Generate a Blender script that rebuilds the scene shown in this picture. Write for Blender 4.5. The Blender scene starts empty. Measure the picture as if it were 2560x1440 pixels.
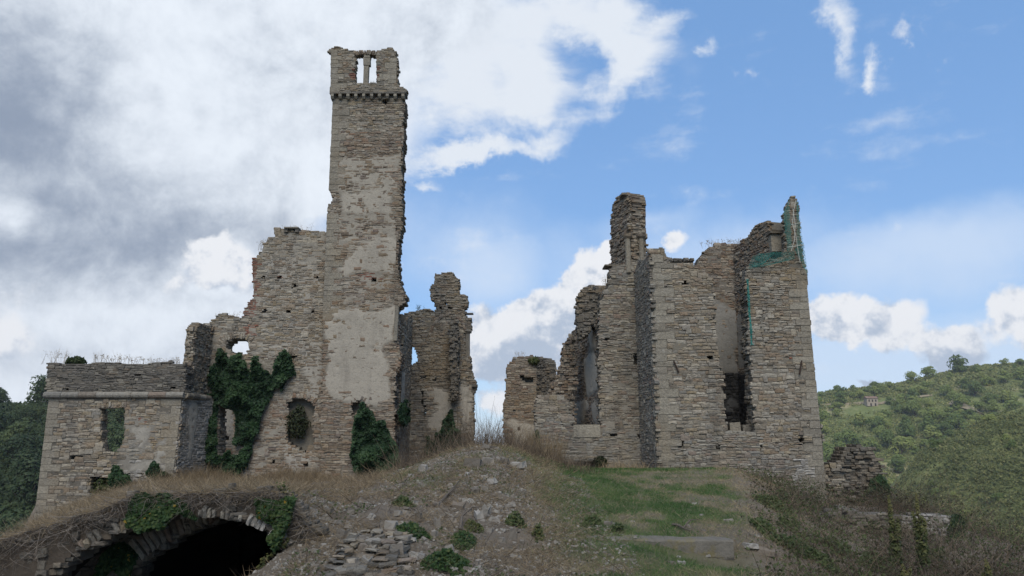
import bpy, math, random
import numpy as np

random.seed(11)
rng = np.random.default_rng(11)
S = bpy.context.scene
C = S.collection

# ------------------------------------------------------------------ camera, sky, sun, exposure
F = 1850.0
PITCH = math.radians(11.8)
CP, SP = math.cos(PITCH), math.sin(PITCH)
cam_d = bpy.data.cameras.new('camera')
cam_d.sensor_width = 36.0
cam_d.lens = 36.0 * F / 2560.0
cam_d.clip_start = 0.1
cam_d.clip_end = 6000.0
cam = bpy.data.objects.new('camera', cam_d)
C.objects.link(cam)
cam.location = (0, 0, 0)
cam.rotation_euler = (math.radians(90) + PITCH, 0, 0)
S.camera = cam

S.view_settings.view_transform = 'Standard'
S.view_settings.look = 'None'
S.view_settings.gamma = 1.0
S.view_settings.use_curve_mapping = False
S.view_settings.exposure = 0.8
try:
    S.cycles.max_bounces = 5
    S.cycles.diffuse_bounces = 3
    S.cycles.use_denoising = True
except Exception:
    pass

SUN_EL, SUN_AZ = math.radians(50), math.radians(-176)     # azimuth from +Y, clockwise
SUN_STRENGTH, SKY_STRENGTH = 2.0, 0.13
sd = bpy.data.lights.new('sun', 'SUN')
sd.energy = SUN_STRENGTH
sd.angle = math.radians(45)
sd.color = (1.0, 0.935, 0.835)
sun = bpy.data.objects.new('sun', sd)
C.objects.link(sun)
sun.location = (-40, -40, 60)
sun.rotation_euler = (math.radians(90) - SUN_EL, 0, -SUN_AZ + math.pi)


def ray(px, py):
    xc, yc = (px - 1280.0) / F, (720.0 - py) / F
    return np.array([xc, CP - yc * SP, SP + yc * CP])


def at(px, py, Y):
    d = ray(px, py)
    return d * (Y / d[1])


DEG = 180 / math.pi
PXD = 0.323                                                 # hundred photo pixels per degree


def sky_st(px, py):
    d = ray(px, py)
    d = d / np.linalg.norm(d)
    return math.atan2(d[0], d[1]) * DEG * PXD, math.asin(d[2]) * DEG * PXD


def build_world():
    w = bpy.data.worlds.new('World')
    S.world = w
    w.use_nodes = True
    nt = w.node_tree
    nt.nodes.clear()
    N, L = nt.nodes.new, nt.links.new

    def mth(op, a, b=None, c=None, clamp=False):
        n = N('ShaderNodeMath')
        n.operation = op
        n.use_clamp = clamp
        for i, v in enumerate((a, b, c)):
            if v is None:
                continue
            if isinstance(v, (int, float)):
                n.inputs[i].default_value = v
            else:
                L(v, n.inputs[i])
        return n.outputs[0]

    def vm(op, a, b=None, scale=None):
        n = N('ShaderNodeVectorMath')
        n.operation = op
        for i, v in enumerate((a, b)):
            if v is None:
                continue
            if isinstance(v, tuple):
                n.inputs[i].default_value = v
            else:
                L(v, n.inputs[i])
        if scale is not None:
            n.inputs['Scale'].default_value = scale
        return n.outputs[0]

    def sstep(v, lo, hi):
        n = N('ShaderNodeMapRange')
        n.interpolation_type = 'SMOOTHSTEP'
        n.inputs['From Min'].default_value = lo
        n.inputs['From Max'].default_value = hi
        L(v, n.inputs['Value'])
        return n.outputs[0]

    def noise(vec, scale, detail=6, rough=0.55, dist=0.0):
        n = N('ShaderNodeTexNoise')
        n.inputs['Scale'].default_value = scale
        n.inputs['Detail'].default_value = detail
        n.inputs['Roughness'].default_value = rough
        n.inputs['Distortion'].default_value = dist
        L(vec, n.inputs['Vector'])
        return n.outputs['Fac'], n.outputs['Color']

    def mixc(f, a, b):
        n = N('ShaderNodeMix')
        n.data_type = 'RGBA'
        L(f, n.inputs[0])
        for i, v in ((6, a), (7, b)):
            if isinstance(v, tuple):
                n.inputs[i].default_value = v + (1.0,)
            else:
                L(v, n.inputs[i])
        return n.outputs[2]

    tc = N('ShaderNodeTexCoord')
    d = tc.outputs['Generated']
    sep = N('ShaderNodeSeparateXYZ')
    L(d, sep.inputs[0])
    az = mth('MULTIPLY', mth('ARCTAN2', sep.outputs[0], sep.outputs[1]), DEG * PXD)
    el = mth('MULTIPLY', mth('ARCSINE', sep.outputs[2]), DEG * PXD)
    cmb = N('ShaderNodeCombineXYZ')
    L(az, cmb.inputs[0])
    L(el, cmb.inputs[1])
    st = cmb.outputs[0]

    n1f, n1c = noise(d, 5.0, 8, 0.60)
    n2f, n2c = noise(d, 16.0, 7, 0.62)
    nwf, nwc = noise(d, 7.5, 10, 0.66, 0.15)
    nsf, nsc = noise(d, 3.2, 4, 0.5)

    def warp(col, amp):
        v = vm('SUBTRACT', col, (0.5, 0.5, 0.5))
        v = vm('MULTIPLY', v, (amp, amp, 0.0))
        return vm('ADD', st, v)

    def blobs(lst, vec):
        tot = None
        for (px, py, rx, ry, rot, wt) in lst:
            s, t = sky_st(px, py)
            m = N('ShaderNodeMapping')
            m.vector_type = 'TEXTURE'
            m.inputs['Location'].default_value = (s, t, 0)
            m.inputs['Rotation'].default_value = (0, 0, math.radians(rot))
            m.inputs['Scale'].default_value = (rx / 100, ry / 100, 1)
            L(vec, m.inputs['Vector'])
            g = N('ShaderNodeTexGradient')
            g.gradient_type = 'SPHERICAL'
            L(m.outputs[0], g.inputs[0])
            v = mth('MULTIPLY', g.outputs['Fac'], wt)
            tot = v if tot is None else mth('ADD', tot, v)
        return tot

    # soft, layered cloud
    soft = [(150, 250, 1000, 520, 0, 1.3), (650, 150, 520, 420, 0, 1.3), (200, 600, 700, 260, 0, 1.3),
            (250, 880, 700, 240, 0, 1.1), (1000, 20, 420, 160, 0, .7), (-700, 300, 1200, 900, 0, 1.6),
            (700, -300, 900, 420, 0, 1.2), (-300, 900, 700, 400, 0, 1.2), (640, 430, 260, 170, 0, .55), (730, 560, 170, 70, 0, -.7)]
    f_soft = blobs(soft, warp(n1c, 2.2))
    f_soft = mth('ADD', f_soft, mth('MULTIPLY', mth('SUBTRACT', n1f, 0.5), 0.9))
    m_soft = sstep(f_soft, 0.12, 0.62)
    # dark undersides of that cloud
    dark = [(40, 300, 360, 260, 0, 1.0), (260, 620, 560, 130, 6, 1.25), (560, 520, 300, 130, 0, .55), (-300, 350, 500, 400, 0, .8),
            (820, 270, 200, 160, 0, .28), (0, 480, 120, 60, 0, -.5), (560, 650, 120, 80, 20, -1.2), (30, 545, 110, 50, 0, -1.2),
            (100, 60, 400, 120, 0, .35), (300, 900, 500, 60, 0, .25)]
    f_dark = blobs(dark, warp(n1c, 1.6))
    f_dark = mth('ADD', f_dark, mth('MULTIPLY', mth('SUBTRACT', nwf, 0.5), 1.3))
    nwo, _ = noise(vm('ADD', d, (-0.012, 0.0, 0.02)), 7.5, 10, 0.66, 0.15)
    f_dark = mth('SUBTRACT', f_dark, mth('MULTIPLY', mth('SUBTRACT', nwf, nwo), 3.2))
    f_dark = mth('ADD', f_dark, mth('MULTIPLY', mth('SUBTRACT', nsf, 0.5), 0.8))
    m_dark = sstep(f_dark, -0.45, 1.75)
    # torn white sheets high up
    wisp = [(1130, 130, 300, 200, 0, .85), (1480, 40, 260, 150, -10, .95), (1600, 120, 150, 120, -35, .8), (1300, 280, 250, 110, 25, .6),
            (1060, 300, 130, 120, 0, .45), (1180, 395, 260, 34, 6, 1.0), (1380, 340, 120, 40, 28, .75), (1520, 220, 130, 60, 30, .7), (1450, 150, 110, 55, 0, -.35), (1150, 250, 220, 190, 0, .55), (1380, 240, 160, 90, 30, .45),
            (1330, 160, 90, 150, 15, .4), (1260, 60, 300, 170, 0, .5), (2090, 50, 60, 110, 12, .85), (2120, 140, 40, 60, 0, .55), (1765, 115, 28, 55, -25, .65), (2200, 165, 26, 30, 0, .7), (2260, 135, 26, 18, 0, .65),
            (1060, 455, 60, 24, 10, .7), (940, 420, 160, 70, 0, .45), (1700, 20, 80, 40, 20, .45),
            (3000, 200, 300, 200, 20, .8), (1500, -500, 600, 200, 10, .9)]
    f_wisp = blobs(wisp, warp(nwc, 2.4))
    f_wisp = mth('ADD', f_wisp, mth('MULTIPLY', mth('SUBTRACT', nwf, 0.52), 1.7))
    mp = N('ShaderNodeMapping')
    mp.inputs['Rotation'].default_value = (0, 0, math.radians(-28))
    mp.inputs['Scale'].default_value = (0.45, 1.7, 1)
    L(warp(n1c, 1.2), mp.inputs['Vector'])
    stf, _ = noise(mp.outputs[0], 1.0, 8, 0.6)
    f_wisp = mth('ADD', f_wisp, mth('MULTIPLY', mth('SUBTRACT', stf, 0.5), 1.3))
    m_wisp = mth('MULTIPLY', sstep(f_wisp, 0.05, 1.0), 0.96)
    # thin veil over the lower blue
    veil = [(2300, 950, 520, 110, 0, 1.0), (1800, 620, 500, 140, 0, .75), (2350, 640, 460, 120, 10, 1.05), (1150, 620, 420, 200, 0, .65), (1400, 760, 500, 160, 0, .4), (2300, 850, 600, 150, 0, .4), (1250, 1000, 300, 140, 0, .5),
            (2060, 890, 500, 120, 0, .3), (1230, 700, 160, 90, 20, .4), (1600, 560, 160, 40, 10, .35), (3200, 800, 700, 250, 0, .8)]
    f_veil = blobs(veil, warp(n1c, 2.0))
    f_veil = mth('ADD', f_veil, mth('MULTIPLY', mth('SUBTRACT', nwf, 0.5), 0.5))
    m_veil = mth('MULTIPLY', sstep(f_veil, 0.08, 0.95), 0.72)
    # heaped clouds low down
    cum = [(1480, 690, 95, 100, 25, 1.1), (1380, 770, 170, 90, 25, 1.1), (1240, 850, 190, 120, 5, 1.1), (1300, 900, 220, 90, 0, .9), (1550, 640, 60, 60, 0, .8), (1680, 600, 60, 34, 0, .75),
           (1440, 830, 200, 110, 0, .9), (1230, 1010, 90, 70, 0, .8), (1650, 800, 200, 200, 0, .8),
           (2095, 780, 95, 88, 0, 1.15), (2235, 815, 120, 85, 32, 1.1), (2390, 872, 92, 74, 0, 1.1), (2545, 795, 85, 120, 30, 1.1), 
           (2190, 965, 40, 14, 0, .9), (545, 640, 110, 60, 8, 1.0), (600, 690, 110, 70, 0, .9), (470, 700, 110, 45, 15, .6), (250, 740, 260, 40, 0, .25),
           (2900, 800, 160, 120, 0, 1.0), (3300, 850, 300, 160, 0, 1.0), (-200, 820, 260, 120, 0, .9)]
    f_cum = blobs(cum, warp(n2c, 1.0))
    f_cum = mth('ADD', f_cum, mth('MULTIPLY', mth('SUBTRACT', n2f, 0.5), 0.95))
    n3f, _ = noise(d, 8.5, 5, 0.55)
    f_cum = mth('ADD', f_cum, mth('MULTIPLY', mth('SUBTRACT', n3f, 0.5), 1.1))
    m_cum = sstep(f_cum, 0.24, 0.50)
    # underside shade of the heaps
    cs = mth('ADD', mth('MULTIPLY', n2f, 0.9), mth('MULTIPLY', n1f, 0.6))
    low = [(1380, 900, 260, 110, 10, .9), (1240, 880, 140, 60, 0, .3), (2180, 960, 300, 80, 0, 1.0), (2480, 960, 260, 90, 0, .9), (2110, 840, 60, 50, 0, .2), (1450, 800, 120, 70, 25, .4), (600, 760, 240, 60, 0, .7), (2900, 920, 500, 100, 0, .8)]
    f_low = mth('ADD', blobs(low, warp(n2c, 0.8)), mth('MULTIPLY', mth('SUBTRACT', cs, 0.75), 1.2))
    d_off = vm('ADD', d, (-0.010, 0.0, 0.014))
    n2o, _ = noise(d_off, 16.0, 7, 0.62)
    rel = mth('SUBTRACT', n2f, n2o)
    f_low = mth('SUBTRACT', f_low, mth('MULTIPLY', rel, 4.2))
    m_low = sstep(f_low, -0.1, 0.75)

    sky = N('ShaderNodeTexSky')
    sky.sky_type = 'NISHITA'
    sky.sun_disc = False
    sky.sun_elevation = SUN_EL
    sky.sun_rotation = SUN_AZ
    sky.altitude = 300
    sky.air_density = 1.0
    sky.dust_density = 0.5
    sky.ozone_density = 1.3
    b_sky = N('ShaderNodeBackground')
    b_sky.inputs['Strength'].default_value = SKY_STRENGTH
    L(sky.outputs[0], b_sky.inputs['Color'])

    c_soft = mixc(m_dark, (0.82, 0.88, 0.96), (0.275, 0.335, 0.44))
    c_cum = mixc(m_low, (0.84, 0.86, 0.90), (0.45, 0.53, 0.66))
    cur = b_sky.outputs[0]

    def layer(cur, mask, col, strength=0.59):
        b = N('ShaderNodeBackground')
        b.inputs['Strength'].default_value = strength
        if isinstance(col, tuple):
            b.inputs['Color'].default_value = col + (1,)
        else:
            L(col, b.inputs['Color'])
        m = N('ShaderNodeMixShader')
        L(mask, m.inputs[0])
        L(cur, m.inputs[1])
        L(b.outputs[0], m.inputs[2])
        return m.outputs[0]

    cur = layer(cur, mth('ADD', 0.70, 0.0), (0.160, 0.345, 0.680))
    cur = layer(cur, m_veil, (0.66, 0.77, 0.93))
    cur = layer(cur, m_wisp, (0.78, 0.83, 0.90))
    cur = layer(cur, m_soft, c_soft)
    cur = layer(cur, m_cum, c_cum)
    out = N('ShaderNodeOutputWorld')
    L(cur, out.inputs['Surface'])


build_world()

# ------------------------------------------------------------------ small maths


def vnoise(x, y, seed=0):
    x = np.asarray(x, float)
    y = np.asarray(y, float)
    xi = np.floor(x).astype(np.int64)
    yi = np.floor(y).astype(np.int64)
    xf, yf = x - xi, y - yi
    u, v = xf * xf * (3 - 2 * xf), yf * yf * (3 - 2 * yf)

    def h(a, b):
        n = (a * 374761393 + b * 668265263 + seed * 974711) & 0xffffffff
        n = ((n ^ (n >> 13)) * 1274126177) & 0xffffffff
        return ((n ^ (n >> 16)) & 0xffff) / 65535.0
    a, b, c, d = h(xi, yi), h(xi + 1, yi), h(xi, yi + 1), h(xi + 1, yi + 1)
    return (a * (1 - u) + b * u) * (1 - v) + (c * (1 - u) + d * u) * v


def fbm(x, y, seed=0, octv=4):
    t, a, s = 0, 0.5, 0
    for i in range(octv):
        t = t + a * vnoise(np.asarray(x) * 2 ** i + i * 17.3, np.asarray(y) * 2 ** i + i * 9.1, seed + i)
        s += a
        a *= 0.5
    return t / s


def inpoly(poly, x, y):
    x = np.asarray(x, float)
    y = np.asarray(y, float)
    r = np.zeros(np.broadcast(x, y).shape, bool)
    n = len(poly)
    for i in range(n):
        x0, y0 = poly[i]
        x1, y1 = poly[(i + 1) % n]
        if y0 == y1:
            continue
        c = ((y0 > y) != (y1 > y)) & (x < (x1 - x0) * (y - y0) / (y1 - y0) + x0)
        r ^= c
    return r


def sst(a, b, x):
    t = np.clip((np.asarray(x, float) - a) / (b - a), 0, 1)
    return t * t * (3 - 2 * t)


# ------------------------------------------------------------------ materials
def new_mat(name):
    m = bpy.data.materials.new(name)
    m.use_nodes = True
    nt = m.node_tree
    for n in list(nt.nodes):
        if n.type != 'OUTPUT_MATERIAL' and n.type != 'BSDF_PRINCIPLED':
            nt.nodes.remove(n)
    b = next(n for n in nt.nodes if n.type == 'BSDF_PRINCIPLED')
    b.inputs['Roughness'].default_value = 0.95
    b.inputs['Specular IOR Level'].default_value = 0.15
    return m, nt, b


def ramp(nt, fac, cols, interp='LINEAR'):
    r = nt.nodes.new('ShaderNodeValToRGB')
    r.color_ramp.interpolation = interp
    e = r.color_ramp.elements
    while len(e) < len(cols):
        e.new(0.5)
    for i, c in enumerate(cols):
        p, c = c if isinstance(c[1], tuple) else (i / (len(cols) - 1), c)
        e[i].position = p
        e[i].color = tuple(c) + (1,)
    if fac is not None:
        nt.links.new(fac, r.inputs[0])
    return r.outputs[0]


def nnoise(nt, scale, detail=4, rough=0.6, vec=None, sc3=None):
    n = nt.nodes.new('ShaderNodeTexNoise')
    n.inputs['Scale'].default_value = scale
    n.inputs['Detail'].default_value = detail
    n.inputs['Roughness'].default_value = rough
    if vec is None:
        g = nt.nodes.new('ShaderNodeNewGeometry')
        vec = g.outputs['Position']
    if sc3:
        mp = nt.nodes.new('ShaderNodeMapping')
        mp.inputs['Scale'].default_value = sc3
        nt.links.new(vec, mp.inputs[0])
        vec = mp.outputs[0]
    nt.links.new(vec, n.inputs['Vector'])
    return n.outputs['Fac']


def mixn(nt, fac, a, b, mode='MIX'):
    n = nt.nodes.new('ShaderNodeMix')
    n.data_type = 'RGBA'
    n.blend_type = mode
    for i, v in ((0, fac), (6, a), (7, b)):
        if isinstance(v, tuple):
            n.inputs[i].default_value = v + (1,)
        elif isinstance(v, (int, float)):
            n.inputs[i].default_value = v
        else:
            nt.links.new(v, n.inputs[i])
    return n.outputs[2]


def maprange(nt, v, a, b, c, d):
    n = nt.nodes.new('ShaderNodeMapRange')
    for i, x in enumerate((a, b, c, d)):
        n.inputs[i + 1].default_value = x
    nt.links.new(v, n.inputs[0])
    return n.outputs[0]


def bump(nt, b, h, dist, strength=0.6):
    n = nt.nodes.new('ShaderNodeBump')
    n.inputs['Strength'].default_value = strength
    n.inputs['Distance'].default_value = dist
    nt.links.new(h, n.inputs['Height'])
    nt.links.new(n.outputs[0], b.inputs['Normal'])


def attr(nt, name):
    n = nt.nodes.new('ShaderNodeAttribute')
    n.attribute_name = name
    return n.outputs['Fac']


def objrand(nt):
    return nt.nodes.new('ShaderNodeObjectInfo').outputs['Random']


PAL = {
    'tan': [(0.118, 0.101, 0.078), (0.205, 0.178, 0.138), (0.185, 0.138, 0.095), (0.265, 0.233, 0.185), (0.171, 0.156, 0.132), (0.303, 0.272, 0.217), (0.209, 0.166, 0.108), (0.150, 0.125, 0.101)],
    'grey': [(0.111, 0.100, 0.082), (0.190, 0.173, 0.144), (0.172, 0.130, 0.101), (0.237, 0.216, 0.178), (0.160, 0.152, 0.134), (0.278, 0.253, 0.206), (0.192, 0.159, 0.112), (0.138, 0.121, 0.105)],
    'brown': [(0.101, 0.079, 0.059), (0.179, 0.147, 0.108), (0.179, 0.121, 0.083), (0.235, 0.200, 0.152), (0.151, 0.126, 0.103), (0.280, 0.242, 0.190), (0.164, 0.119, 0.079), (0.129, 0.101, 0.083)],
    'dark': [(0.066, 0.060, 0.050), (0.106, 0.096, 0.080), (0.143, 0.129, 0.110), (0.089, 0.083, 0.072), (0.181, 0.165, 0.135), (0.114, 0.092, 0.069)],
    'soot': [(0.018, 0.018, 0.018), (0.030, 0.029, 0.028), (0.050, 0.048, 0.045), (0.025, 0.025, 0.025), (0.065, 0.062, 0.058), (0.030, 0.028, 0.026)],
    'quoin': [(0.179, 0.159, 0.125), (0.216, 0.193, 0.151), (0.197, 0.175, 0.139), (0.240, 0.215, 0.169), (0.167, 0.150, 0.120)],
    'brick': [(0.140, 0.058, 0.038), (0.188, 0.080, 0.054), (0.133, 0.067, 0.050), (0.214, 0.113, 0.078), (0.194, 0.145, 0.112)],
    'pale': [(0.241, 0.224, 0.196), (0.303, 0.284, 0.252), (0.199, 0.184, 0.161), (0.343, 0.323, 0.288), (0.165, 0.152, 0.130)],
}


def stone_mat(pal, src):
    m, nt, b = new_mat('stone_%s_%s' % (pal, src))
    f = objrand(nt) if src == 'piece' else attr(nt, 'tone')
    col = ramp(nt, f, PAL[pal])
    # weather: fine mottling, lichen grey, rain streaks of dark growth
    fine = maprange(nt, nnoise(nt, 11, 6, 0.75), 0.25, 0.75, 0.56, 1.44)
    cmb = nt.nodes.new('ShaderNodeCombineColor')
    for i in range(3):
        nt.links.new(fine, cmb.inputs[i])
    col = mixn(nt, 1.0, col, cmb.outputs[0], 'MULTIPLY')
    lich = maprange(nt, nnoise(nt, 1.3, 8, 0.75), 0.54, 0.70, 0.0, 0.55)
    col = mixn(nt, lich, col, (0.25, 0.236, 0.204) if pal not in ('soot', 'dark') else (0.14, 0.135, 0.12))
    warm = maprange(nt, nnoise(nt, 0.45, 4, 0.6), 0.50, 0.68, 0.0, 0.40)
    col = mixn(nt, warm, col, (0.205, 0.150, 0.085) if pal not in ('soot',) else (0.04, 0.037, 0.034))
    streak = maprange(nt, nnoise(nt, 1.0, 7, 0.7, sc3=(1.3, 1.3, 0.22)), 0.53, 0.72, 0.0, 0.65)
    col = mixn(nt, streak, col, (0.075, 0.070, 0.062))
    nt.links.new(col, b.inputs['Base Color'])
    bump(nt, b, nnoise(nt, 16, 6, 0.7), 0.05, 0.8)
    return m


_sm = {}


def SM(pal, src):
    if (pal, src) not in _sm:
        _sm[pal, src] = stone_mat(pal, src)
    return _sm[pal, src]


def mortar_mat(name, joint, plaster):
    m, nt, b = new_mat(name)
    cov = attr(nt, 'cover')
    n1 = nnoise(nt, 4.0, 7, 0.7)
    j = ramp(nt, n1, [tuple(c * 0.55 for c in joint), joint, tuple(c * 1.3 for c in joint)])
    p = ramp(nt, nnoise(nt, 1.1, 8, 0.65), [tuple(c * 0.60 for c in plaster), plaster, tuple(min(c * 1.16, .8) for c in plaster)])
    sp = maprange(nt, nnoise(nt, 9, 6, 0.75), 0.53, 0.66, 0.0, 0.7)
    p = mixn(nt, sp, p, tuple(c * 0.6 for c in plaster))
    st = maprange(nt, nnoise(nt, 1.0, 6, 0.65, sc3=(1.6, 1.6, 0.2)), 0.55, 0.75, 0.0, 0.45)
    p = mixn(nt, st, p, (0.13, 0.115, 0.095))
    col = mixn(nt, maprange(nt, cov, 0.25, 0.75, 0, 1), j, p)
    nt.links.new(col, b.inputs['Base Color'])
    h = nnoise(nt, 7, 8, 0.75)
    bump(nt, b, h, 0.05, 0.7)
    return m


MORTAR = mortar_mat('lime_mortar', (0.150, 0.133, 0.105), (0.300, 0.270, 0.220))
MORTAR_PALE = mortar_mat('pale_lime_mortar', (0.230, 0.208, 0.170), (0.335, 0.310, 0.264))
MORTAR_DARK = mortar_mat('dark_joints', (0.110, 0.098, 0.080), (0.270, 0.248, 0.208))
MORTAR_GREY = mortar_mat('grey_plaster', (0.145, 0.130, 0.106), (0.200, 0.192, 0.172))
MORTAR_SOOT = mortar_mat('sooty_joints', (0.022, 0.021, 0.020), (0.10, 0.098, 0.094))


def simple_mat(name, cols, scale=6, rough=0.95, src=None, bmp=0.02, bscale=20):
    m, nt, b = new_mat(name)
    f = nnoise(nt, scale, 6, 0.7)
    if src == 'object':
        f = objrand(nt)
    elif src == 'tone':
        f = attr(nt, 'tone')
    nt.links.new(ramp(nt, f, cols), b.inputs['Base Color'])
    b.inputs['Roughness'].default_value = rough
    if bmp:
        bump(nt, b, nnoise(nt, bscale, 5, 0.7), bmp, 0.6)
    return m


def leaf_mat(name, cols, objmix=0.35):
    m, nt, b = new_mat(name)
    a = attr(nt, 'tone')
    o = objrand(nt)
    n = nt.nodes.new('ShaderNodeMath')
    n.operation = 'MULTIPLY_ADD'
    n.inputs[1].default_value = objmix
    nt.links.new(o, n.inputs[0])
    s = nt.nodes.new('ShaderNodeMath')
    s.operation = 'MULTIPLY'
    s.inputs[1].default_value = 1 - objmix
    nt.links.new(a, s.inputs[0])
    nt.links.new(s.outputs[0], n.inputs[2])
    nt.links.new(ramp(nt, n.outputs[0], cols), b.inputs['Base Color'])
    b.inputs['Roughness'].default_value = 0.5
    # thin leaves let some light through
    tr = nt.nodes.new('ShaderNodeBsdfTranslucent')
    nt.links.new(ramp(nt, n.outputs[0], cols), tr.inputs['Color'])
    mx = nt.nodes.new('ShaderNodeMixShader')
    mx.inputs[0].default_value = 0.38
    out = next(x for x in nt.nodes if x.type == 'OUTPUT_MATERIAL')
    nt.links.new(b.outputs[0], mx.inputs[1])
    nt.links.new(tr.outputs[0], mx.inputs[2])
    nt.links.new(mx.outputs[0], out.inputs['Surface'])
    return m


IVY = leaf_mat('ivy_leaf', [(0.013, 0.027, 0.014), (0.025, 0.053, 0.024), (0.045, 0.083, 0.034), (0.088, 0.131, 0.054)], 0.1)
IVY_NEAR = leaf_mat('near_ivy_leaf', [(0.014, 0.030, 0.012), (0.026, 0.055, 0.020), (0.048, 0.085, 0.028), (0.075, 0.100, 0.030), (0.30, 0.20, 0.03)], 0.1)
HERB = leaf_mat('herb_leaf', [(0.030, 0.050, 0.018), (0.060, 0.085, 0.030), (0.100, 0.115, 0.045), (0.160, 0.150, 0.070)], 0.2)
MULLEIN = leaf_mat('mullein_leaf', [(0.040, 0.055, 0.022), (0.075, 0.090, 0.034), (0.125, 0.125, 0.046), (0.190, 0.165, 0.060)], 0.1)
STRAW = leaf_mat('straw', [(0.115, 0.085, 0.052), (0.225, 0.167, 0.100), (0.335, 0.257, 0.155), (0.450, 0.354, 0.218)], 0.0)
TWIG = leaf_mat('dry_twig', [(0.049, 0.036, 0.025), (0.099, 0.073, 0.050), (0.161, 0.120, 0.080), (0.241, 0.182, 0.118)], 0.0)
TURF = leaf_mat('turf_blade', [(0.056, 0.112, 0.032), (0.088, 0.152, 0.046), (0.140, 0.183, 0.063), (0.268, 0.232, 0.128), (0.378, 0.311, 0.201)], 0.0)
TREE = leaf_mat('sunlit_tree_leaf', [(0.078, 0.116, 0.036), (0.144, 0.191, 0.055), (0.237, 0.277, 0.078), (0.372, 0.372, 0.124)], 0.6)  # leaf colours lightened to paint in the sunlight on the far hill
SCRUB = leaf_mat('sunlit_scrub_leaf', [(0.077, 0.098, 0.037), (0.144, 0.168, 0.057), (0.235, 0.244, 0.083), (0.367, 0.336, 0.138)], 0.0)  # scrub greens raised the same way, far-hill sun put into the colour
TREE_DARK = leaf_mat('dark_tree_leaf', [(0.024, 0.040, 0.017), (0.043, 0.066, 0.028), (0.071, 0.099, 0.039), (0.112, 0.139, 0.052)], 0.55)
SCRUB_D = leaf_mat('shaded_scrub_leaf', [(0.056, 0.074, 0.029), (0.109, 0.130, 0.046), (0.179, 0.188, 0.067), (0.282, 0.258, 0.109)], 0.0)  # darker copy of SCRUB, the lower slope's shade put into the colour
BARK = simple_mat('bark', [(0.05, 0.04, 0.032), (0.10, 0.082, 0.065), (0.16, 0.135, 0.11)], 9)
IRON = simple_mat('rusty_iron', [(0.03, 0.022, 0.018), (0.06, 0.04, 0.03)], 12)
WOOD = simple_mat('old_wood', [(0.045, 0.040, 0.035), (0.09, 0.08, 0.068), (0.13, 0.115, 0.10)], 8)
NET = simple_mat('green_net', [(0.012, 0.075, 0.064), (0.024, 0.13, 0.11), (0.04, 0.19, 0.16)], 1.5, 0.6, bmp=0)
ROPE = simple_mat('pale_rope', [(0.38, 0.38, 0.33), (0.5, 0.5, 0.45)], 8)
SHADED_EARTH = simple_mat('shaded_vault_earth', [(0.014, 0.012, 0.010), (0.026, 0.022, 0.018)], 3)  # earth tone sunk near black, painting in the shade inside the vault
ROCK = simple_mat('loose_rock', [(0.11, 0.096, 0.078), (0.165, 0.148, 0.124), (0.23, 0.214, 0.186), (0.15, 0.124, 0.096), (0.27, 0.255, 0.228)], 6, src='object')

# ------------------------------------------------------------------ mesh helpers


def link(name, data, parent=None):
    o = bpy.data.objects.new(name, data)
    C.objects.link(o)
    if parent is not None:
        o.parent = parent
    return o


def tag(o, label=None, cat=None, group=None, kind=None):
    if label:
        o['label'] = label
    if cat:
        o['category'] = cat
    if group:
        o['group'] = group
    if kind:
        o['kind'] = kind
    return o


def np_mesh(name, V, Fc, mat=None, attrs=None, smooth=False):
    """V (n,3), Fc (m,k) of one polygon size; attrs: {name: per-vertex floats}"""
    V = np.asarray(V, np.float32)
    Fc = np.asarray(Fc, np.int32)
    me = bpy.data.meshes.new(name)
    m, k = Fc.shape
    me.vertices.add(len(V))
    me.vertices.foreach_set('co', V.ravel())
    me.loops.add(m * k)
    me.loops.foreach_set('vertex_index', Fc.ravel())
    me.polygons.add(m)
    me.polygons.foreach_set('loop_start', np.arange(0, m * k, k, dtype=np.int32))
    me.update(calc_edges=True)
    if attrs:
        for an, av in attrs.items():
            a = me.attributes.new(an, 'FLOAT', 'POINT')
            a.data.foreach_set('value', np.asarray(av, np.float32))
    if mat is not None:
        me.materials.append(mat)
    me.polygons.foreach_set('use_smooth', np.full(m, bool(smooth)))
    return me


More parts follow.
